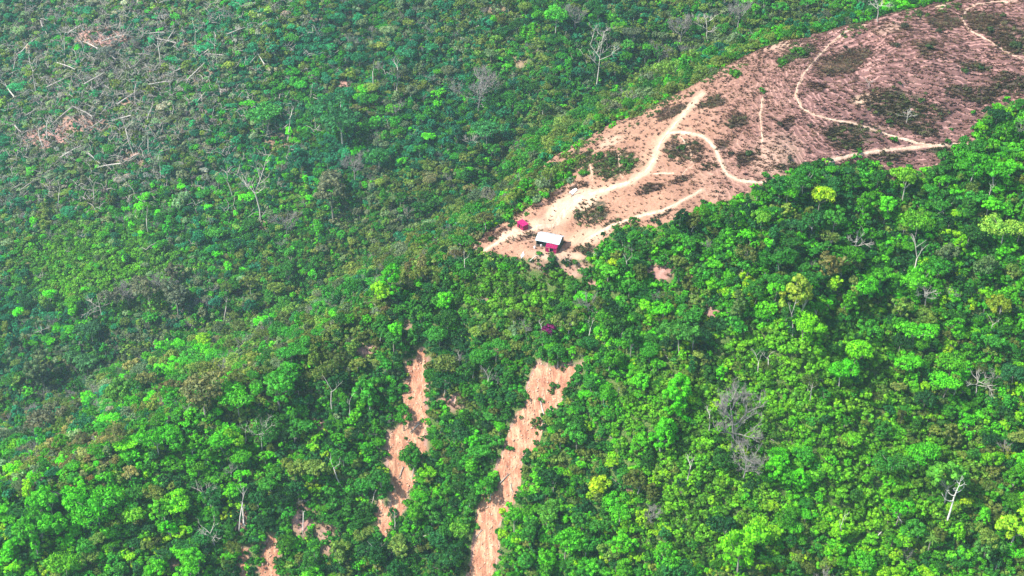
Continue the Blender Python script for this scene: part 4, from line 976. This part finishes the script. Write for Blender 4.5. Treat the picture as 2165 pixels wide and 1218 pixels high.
LOGS = [(125, 172, 60, 25, 1), (92, 60, 40, -70, 1), (140, 140, 40, -20, 1), (230, 115, 36, -35, 1), (325, 70, 44, 5, 1), (345, 85, 60, -12, 1), (360, 75, 30, 60, 1), (440, 105, 44, 38, 1), (452, 115, 36, -5, 1), (415, 150, 50, 45, 1), (385, 145, 40, 20, 1), (340, 175, 50, 8, 1), (200, 165, 50, 30, 1),
        (270, 205, 50, 35, 1), (285, 200, 44, 70, 1), (130, 245, 56, 40, 1), (175, 235, 46, -30, 1), (100, 270, 44, 75, 1), (85, 290, 40, 110, 1), (200, 265, 40, 35, 1), (255, 250, 44, 15, 1), (275, 335, 44, 30, 1), (200, 335, 36, -40, 1), (230, 350, 50, 10, 1), (40, 275, 40, -50, 1), (20, 190, 50, -55, 1), (30, 140, 44, 60, 1),
        (70, 235, 36, 30, 1), (395, 175, 36, 60, 1), (500, 65, 40, 20, 1), (550, 120, 36, -60, 1), (430, 200, 36, 50, 1), (315, 245, 44, 55, 1), (150, 320, 50, 30, 1), (60, 390, 40, 35, 1), (160, 60, 36, 30, 1), (240, 80, 50, 15, 1), (190, 95, 36, -25, 1), (60, 95, 44, 45, 1),
        (839, 190, 34, 45, 1), (1022, 228, 40, -35, 1), (2150, 995, 60, -28, 1), (900, 1132, 36, 20, 1), (905, 1128, 26, 75, 1), (1144, 860, 60, -72, 1), (1068, 1010, 30, 45, 1), (1082, 1035, 26, -85, 1), (1012, 1130, 24, 55, 1), (876, 905, 26, 45, 1), (848, 1000, 26, 70, 1), (835, 1100, 34, 85, 1), (1155, 880, 34, 60, 1), (512, 1085, 50, -82, 1),
        (1865, 1125, 40, 45, 1), (1895, 1090, 34, -50, 1), (1795, 925, 36, 60, 1), (2000, 440, 40, 40, 1), (1990, 445, 24, -55, 1), (1730, 800, 34, -30, 1), (1215, 405, 26, 20, 1), (1130, 545, 22, 35, 1), (790, 1050, 30, 70, 1), (640, 1105, 44, 80, 1), (375, 1150, 30, 60, 1), (1185, 745, 20, 35, 1)]
for px, py, lpx, ang, _ in LOGS:
    lift_ = 4.6 if (px < 560 and py < 430) else 1.8
    onscar = any(inpoly(np.array([px]), np.array([py]), s)[0] for s in SCARS.values())
    x, y, z = cast1(px, py, .6 if onscar else lift_); d = project(x, y, z)[2]
    # direction across the slope whose picture has this angle
    a = math.radians(ang); q = cast1(px+20*math.cos(a), py-20*math.sin(a), .6 if onscar else lift_)
    v = Vector((q[0]-x, q[1]-y, q[2]-z)); v = v.normalized() if v.length > 0 else Vector((1, 0, 0))
    if v.y > .8 and not onscar: v = (v*.6+Vector((0, 0, .5))).normalized()
    L = lpx/F0*d; vis = math.hypot(*(np.array(project(x+v.x*5, y+v.y*5, z+v.z*5)[:2])-np.array(project(x, y, z)[:2])))/5
    L = min(lpx/max(vis, 1.5), 16)
    if rnd.random() < .5: v = -v
    M = Matrix.Translation((x, y, z+(.55 if onscar else lift_))) @ v.to_track_quat('X', 'Z').to_matrix().to_4x4()
    s = L/9; th = max(s, 1.15 if not onscar and px < 620 else .8)
    o = link('fallen_log', LOGM[rnd.randrange(6)]); o.matrix_world = M @ Matrix.Diagonal((s, th, th, 1)); o['category'] = 'log'
    where = 'lying on the landslide soil' if onscar else 'lying among the trees'
    pend(o, ('long ' if lpx > 44 else 'short ' if lpx < 30 else '')+'bleached fallen trunk '+where, px, py, 'fallen trunks')

# ------------------------------------------------------------------ single bushes on the bare hill
BUSH = [(1897, 93, 16, .1), (1915, 53, 18, .1), (1785, 98, 10, .1), (1612, 193, 16, .8), (1672, 332, 14, .1), (1710, 262, 10, .1), (1652, 262, 14, .1), (1545, 322, 12, .1), (1583, 322, 18, .3), (1518, 403, 8, .1), (1545, 392, 7, .1), (1572, 404, 7, .1), (1230, 372, 26, 1), (1112, 450, 12, 1), (1265, 442, 20, .4), (1222, 455, 18, .3), (1815, 318, 16, .9),
        (1892, 295, 18, .9), (1880, 255, 16, .5), (2012, 270, 10, .8), (1945, 210, 14, .4), (2040, 148, 18, .4), (2075, 142, 16, .4), (2090, 62, 20, .3), (2150, 96, 26, .3), (1735, 345, 12, .2), (1340, 468, 22, .9), (1305, 480, 18, .8), (1325, 350, 26, .8), (1290, 340, 24, .5), (1265, 330, 22, .7), (1440, 312, 18, .5), (1420, 330, 14, .3), (1470, 300, 12, .2), (1880, 345, 14, .9), (1640, 385, 26, .7), (1165, 538, 14, .9), (1900, 175, 12, .3), (1985, 62, 14, .2), (2120, 30, 14, .3), (1960, 100, 18, .3), (1690, 112, 26, .9), (1655, 130, 24, .9)]
for px, py, wpx, g in BUSH:
    x, y, z = cast1(px, py, .6); d = project(x, y, z)[2]; s = wpx/F0*d/3.2
    t = tuple((np.array([.075, .06, .045])*(1-g)+np.array([.06, .26, .012])*g)*rnd.uniform(.85, 1.15)); k = rnd.randrange(6)
    e = link('bush', None, None, (x, y, z-.12), (0, 0, rnd.uniform(0, 6.28)), (s*1.15, s*1.15, s*.9)); e['category'] = 'bush'
    a = link('foliage', CROWN['bush'][k], e); a['tint'] = [float(v) for v in t]; link('stem', TRUNK['bush'][k], e)
    pend(e, ('green bush' if g > .6 else 'olive-brown bush' if g > .25 else 'dark brown bush')+' on the bare hillside', px, py, 'single bushes on the bare hill')
for px, py, wpx in ((1176, 819, 24), (1166, 828, 16), (1190, 781, 12), (1128, 893, 22), (1142, 903, 18), (1152, 893, 16), (1133, 915, 12), (872, 945, 16), (1100, 880, 10), (1010, 1060, 14), (858, 925, 10)):
    x, y, z = cast1(px, py, .8); d = project(x, y, z)[2]; s = wpx/F0*d/3.2; t = (.05*rnd.uniform(.8, 1.6), .17*rnd.uniform(.8, 1.3), .02)
    e = link('bush', None, None, (x, y, z+.1), (0, 0, rnd.uniform(0, 6.28)), (s, s, s)); e['category'] = 'bush'; k = rnd.randrange(6)
    a = link('foliage', CROWN['bush'][k], e); a['tint'] = list(t); link('stem', TRUNK['bush'][k], e)
    pend(e, 'dark green bush on the landslide soil', px, py, 'bushes left standing on the landslide scars')
# magenta-leaved shrubs below the ridge
for px, py, wpx, lab in ((1165, 706, 30, 'magenta-purple leaved shrub in the forest below the white-roofed hut'), (1186, 686, 11, 'tiny magenta-purple leaved shrub just above and right of the larger one')):
    x, y, z = cast1(px, py, 5); d = project(x, y, z)[2]; s = wpx/F0*d/3.2
    e = link('magenta_shrub', None, None, (x, y, z+5.4), (0, 0, 1), (s*1.15, s*1.15, s*1.2)); e['category'] = 'shrub'; e['label'] = lab; e['group'] = 'magenta-leaved shrubs'
    a = link('foliage', CROWN['bush'][2], e); a['tint'] = [.22, .008, .12]
    mb = MB().tube([(0, 0, -5.8/s), (.1, 0, -1), (0, 0, .8)], [.12, .1, .06], 6); link('stem', mb.mesh('stem', M_BARK), e)
# palm
def palm():
    x, y, z = cast1(1968, 1138, 7)
    e = link('palm_tree', None, None, (x, y, z)); tag(e, 'small palm with starburst fronds among vivid green trees at lower right', 'palm')
    link('trunk', MB().tube([(0, 0, -1), (0, 0, 3), (.2, 0, 7)], [.2, .16, .12], 6).mesh('trunk', M_BARK, True), e)
    V = []; Fc = []
    for k in range(14):
        a = k*.449+.1; up = .5 if k % 2 else .15
        c = [Vector((.2+math.cos(a)*r_, math.sin(a)*r_, 7+up*r_-.22*r_*r_*.6)) for r_ in (0, .9, 1.8, 2.6)]
        sd_ = Vector((-math.sin(a), math.cos(a), 0)); wd = (.08, .3, .28, .03); b = len(V)
        for p, q in zip(c, wd): V += [tuple(p-sd_*q), tuple(p+sd_*q)]
        for i in range(3): Fc.append((b+2*i, b+2*i+1, b+2*i+3, b+2*i+2))
        me = mesh_from('frond', V[b:], [tuple(i-b for i in f) for f in Fc[-3:]], [M_LEAF]); setcol(me, 'leafvar', np.ones((8, 4)))
        o = link('frond', me, e); o['tint'] = [.14, .30, .04]
palm()

# ------------------------------------------------------------------ the white-roofed hut
def corrugated(name, c, metal=0, rough=.5, var=.12):
    return simple(name, c, var, 1.2, rough, .08, metal)
M_WHITE = corrugated('white_sheet_metal', (.60, .66, .70)); ROOFM = [M_WHITE, corrugated('dusty_sheet_metal', (.52, .58, .60), var=.2), corrugated('bluish_sheet_metal', (.54, .66, .70)), corrugated('stained_sheet_metal', (.56, .57, .56), var=.3)]; M_TEAL = simple('dark_green_tarp', (.02, .07, .055), .3, 2, .6, .2)
M_MAG = simple('magenta_tarp', (.30, .007, .075), .25, 1.5, .55, .2); M_MAGSHADE = simple('shaded_magenta_tarp', (.20, .005, .055), .25, 1.5, .6, .2)  # the second is the same tarp with shade put into its colour
M_WOOD = simple('weathered_poles', (.35, .26, .2), .3, 3); M_DARK = simple('opening_shade_and_lid', (.03, .03, .035), .3, 2); M_PLAST = simple('white_plastic', (.8, .8, .78), .08, 2, .4, .05)  # near-black colour stands in for shade inside openings; also the barrel lid
def sheet(mb, a, b, c, d, n, amp, th=.03):
    """corrugated sheet between edge a-b (top) and d-c (bottom), waves across a-b"""
    A, B, C_, D = map(Vector, (a, b, c, d)); nr = (B-A).cross(D-A).normalized(); b0 = len(mb.V)
    for i in range(n+1):
        f = i/n; h = nr*(amp*math.cos(i*math.pi))
        for off in (0, -th):
            mb.V.append(tuple(A.lerp(B, f)+h+nr*off)); mb.V.append(tuple(D.lerp(C_, f)+h+nr*off))
    for i in range(n):
        p = b0+4*i; q = p+4
        mb.F += [(p, p+1, q+1, q), (p+2, q+2, q+3, p+3), (p, q, q+2, p+2), (p+1, p+3, q+3, q+1)]
    mb.F += [(b0, b0+2, b0+3, b0+1), (b0+4*n, b0+4*n+1, b0+4*n+3, b0+4*n+2)]
def hut():
    x, y, z = HUTP
    e = link('white_roofed_hut', None, None, (x, y+.6, z), (0, 0, math.radians(-21))); tag(e, 'open-fronted hut with white sheet roof and dark green walls on the bare ridge end', 'hut')
    L, Wf, Wb, zr, ze = 4.1, 3.0, 2.6, 3.9, 2.6     # half length, front and back half width, ridge and eave height
    roof = link('roof', MB().box((0, -.05, zr+.03), (2*L, .22, .05)).mesh('roof', M_WHITE), e)
    k = 8
    for i in range(k):
        x0 = -L+2*L*i/k; x1 = x0+2*L/k+.04; j = rnd.uniform(-.06, .06); dz = .012*(i % 2)
        mb = MB(); sheet(mb, (x0, 0, zr+dz), (x1, 0, zr+dz), (x1, -Wf+j, ze+dz), (x0, -Wf+j, ze+dz), 8, .02); link('roof_panel', mb.mesh('roof_panel', ROOFM[rnd.choice((0, 0, 1, 2, 3))]), roof)
        mb = MB(); sheet(mb, (x1, 0, zr+dz), (x0, 0, zr+dz), (x0, Wb+j, ze+.2+dz), (x1, Wb+j, ze+.2+dz), 8, .02); link('roof_panel', mb.mesh('roof_panel', ROOFM[rnd.choice((0, 0, 1, 2, 3))]), roof)
    for px_ in (-L+.25, -.3, L-.3):
        for py_, h in ((-Wf+.4, ze+.1), (Wb-.4, ze+.25)):
            link('post', MB().tube([(px_, py_, -.3), (px_, py_, h)], [.08, .07], 6).mesh('post', M_WOOD), e)
    link('wall', MB().box((0, Wb-.45, 1.3), (2*L-.5, .08, 2.7)).mesh('wall', M_TEAL), e)
    # right gable end with a triangle
    gx = L-.22
    V = [(gx, -Wf+.35, -.2), (gx, Wb-.5, -.2), (gx, Wb-.5, ze+.3), (gx, 0, zr-.08), (gx, -Wf+.35, ze+.05)]
    V2 = [(a-.08, b, c) for a, b, c in V]
    me = bpy.data.meshes.new('gable_wall'); me.from_pydata(V+V2, [], [(0, 1, 2, 3, 4), (9, 8, 7, 6, 5)]+[(i, i+5, (i+1) % 5+5, (i+1) % 5) for i in range(5)]); me.materials.append(M_TEAL); link('gable_wall', me, e)
    gx = -L+.3; V = [(gx+(q[0]-(L-.22)), q[1], q[2]) for q in V]; V2 = [(a+.08, b, c) for a, b, c in V]
    me = bpy.data.meshes.new('gable_wall'); me.from_pydata(V+V2, [], [(4, 3, 2, 1, 0), (5, 6, 7, 8, 9)]+[((i+1) % 5, (i+1) % 5+5, i+5, i) for i in range(5)]); me.materials.append(M_TEAL); link('gable_wall', me, e)
    link('front_wall', MB().box((-1.0, -Wf+1.2, 1.1), (1.6, .06, 2.2)).mesh('front_wall', M_TEAL), e)
    # low railing at the open left part
    link('railing', MB().box((-2.7, -Wf+.3, .9), (2.2, .07, .07)).box((-2.7, -Wf+.3, .45), (2.2, .05, .05)).mesh('railing', M_WOOD), e)
    # magenta lean-to on the right half of the front
    aw = MB(); sheet(aw, (-.1, -Wf+.2, 2.42), (L-.35, -Wf+.2, 2.42), (L-.35, -Wf-1.5, 1.75), (-.1, -Wf-1.5, 1.75), 12, .03); aw = link('awning', aw.mesh('awning', M_MAG), e); aw['label'] = 'magenta lean-to roof sheet'
    link('awning_wall', MB().box((.5, -Wf-1.35, .75), (1.2, .06, 1.5)).mesh('awning_wall', M_MAG), e)
    link('awning_wall', MB().box((L-.95, -Wf-1.36, .7), (1.1, .06, 1.4)).mesh('awning_wall', M_MAG), e)
    link('awning_wall', MB().box((L-.42, -Wf-.5, .85), (.06, 1.6, 1.7)).mesh('awning_wall', M_MAGSHADE), e)
    link('doorway_shade', MB().box((1.75, -Wf-.6, .8), (1.3, .05, 1.6)).mesh('doorway_shade', M_DARK), e)  # dark panel painted as the shade in the open gap
    for px_ in (-.05, L-.4): link('post', MB().tube([(px_, -Wf-1.45, -.3), (px_, -Wf-1.45, 1.75)], [.06, .05], 6).mesh('post', M_WOOD), e)
    return e
hut_o = hut()
def hutpt(a, b, up=0):
    r = math.radians(-21); x, y = HUTP[0]+a*math.cos(r)-b*math.sin(r), HUTP[1]+.6+a*math.sin(r)+b*math.cos(r)
    return (x, y, float(zg(x, y))+up)
def shed():
    x, y, z = SHEDP
    e = link('magenta_shed', None, None, (x, y, z), (0, 0, math.radians(-56))); tag(e, 'small bright magenta box-shaped shed with sloping roof at the ridge edge', 'shed')
    L, Wd = 1.75, 1.0
    mb = MB(); sheet(mb, (-L-.15, Wd+.15, 2.15), (L+.15, Wd+.15, 2.15), (L+.15, -Wd-.2, 1.85), (-L-.15, -Wd-.2, 1.85), 14, .025); link('roof', mb.mesh('roof', simple('lit_magenta_roof', (.42, .012, .12), .2, 1.5, .5, .1)), e)  # brighter magenta, light from above put into the roof colour
    link('wall', MB().box((0, Wd, .95), (2*L, .06, 2.3)).mesh('wall', M_MAGSHADE), e)
    link('wall', MB().box((L, 0, .85), (.06, 2*Wd-.07, 2.1)).mesh('wall', M_MAG), e); link('wall', MB().box((-L, 0, .85), (.06, 2*Wd-.07, 2.1)).mesh('wall', M_MAG), e)
    f = MB().box((-1.3, -Wd, .8), (.85, .06, 1.95)).box((.85, -Wd, .8), (1.75, .06, 1.95)).box((-.45, -Wd, 1.6), (.84, .06, .3)); link('front_wall', f.mesh('front_wall', M_MAG), e)
    link('door_shade', MB().box((-.45, -Wd+.1, .7), (.8, .05, 1.6)).mesh('door_shade', M_DARK), e)  # dark sheet as the shade within the door opening
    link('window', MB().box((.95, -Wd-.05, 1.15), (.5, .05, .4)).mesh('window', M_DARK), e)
shed()
def barrel(p, lab, h=.9, r=.3):
    mb = MB(); n = 12; prof = [(0, .0), (.9*r, .0), (r, .1*h), (r*1.06, .33*h), (r, .5*h), (r*1.06, .66*h), (r, .92*h), (.85*r, h), (0, h)]
    for (r_, z_) in prof:
        for k in range(n): a = 2*math.pi*k/n; mb.V.append((r_*math.cos(a), r_*math.sin(a), z_))
    for i in range(len(prof)-1):
        for k in range(n): mb.F.append((i*n+k, i*n+(k+1) % n, (i+1)*n+(k+1) % n, (i+1)*n+k))
    o = link('barrel', None, None, p); link('drum', mb.mesh('drum', M_PLAST, True), o); link('lid', MB().tube([(r*.45, 0, h), (r*.45, 0, h+.06)], [.07, .07], 6).mesh('lid', M_DARK), o)
    tag(o, lab, 'barrel', 'white barrels by the hut')
barrel(hutpt(-2.3, -2.0), 'white plastic barrel under the left half of the white hut roof')
barrel(hutpt(-3.9, -3.9), 'white plastic barrel outside the left front corner of the white-roofed hut')
def tarp(px, py, w_, l_, lab, rz):
    x, y, z = cast1(px, py); n = 9; rs = np.random.RandomState(int(px)); X, Y = np.meshgrid(np.linspace(-w_/2, w_/2, n), np.linspace(-l_/2, l_/2, n))
    X = X+rs.normal(size=X.shape)*.08; Y = Y+rs.normal(size=X.shape)*.08; c, s_ = math.cos(rz), math.sin(rz)
    XX, YY = X*c-Y*s_, X*s_+Y*c; Z = zg(x+XX, y+YY)-z+.22+np.abs(rs.normal(size=X.shape))*.14
    I = (np.arange(n-1)[:, None]*n+np.arange(n-1)[None, :]).ravel()
    o = link('plastic_sheet', mesh_from('plastic_sheet', np.stack([XX, YY, Z], -1).reshape(-1, 3), np.stack([I, I+1, I+1+n, I+n], -1), [M_PLAST], True), None, (x, y, z))
    m_ = o.modifiers.new('thickness', 'SOLIDIFY'); m_.thickness = .02
    tag(o, lab, 'plastic sheet', 'white plastic scraps on the bare ridge')
tarp(1213, 406, 2.2, 1.6, 'crumpled white plastic sheet beside the path above the hut', .4)
tarp(1105, 541, .9, 1.4, 'small white plastic scrap below and left of the white-roofed hut', .2)
tarp(1260, 540, 1.8, 1.0, 'crumpled white plastic sheet right of and below the white-roofed hut', -.5)

settle_labels()

# ------------------------------------------------------------------ haze
def haze():
    mb = MB(); x0, x1, y0, y1, z0, z1 = -2450, 2450, -1550, 3650, float(GZ.min())-1.5, max(CAMZ, float(GZ.max())+12)+4
    mb.box(((x0+x1)/2, (y0+y1)/2, (z0+z1)/2), (x1-x0, y1-y0, z1-z0))
    m = bpy.data.materials.new('haze_air'); m.use_nodes = True; n = m.node_tree; n.nodes.clear(); out = n.nodes.new('ShaderNodeOutputMaterial')
    v = n.nodes.new('ShaderNodeVolumePrincipled'); v.inputs['Color'].default_value = (.60, .82, 1, 1); v.inputs['Density'].default_value = HAZE; v.inputs['Anisotropy'].default_value = .2
    n.links.new(v.outputs[0], out.inputs['Volume'])
    o = link('haze', mb.mesh('haze', m)); o['kind'] = 'stuff'; o['label'] = 'thin bluish haze over the valley'
HAZE = .00012
haze()
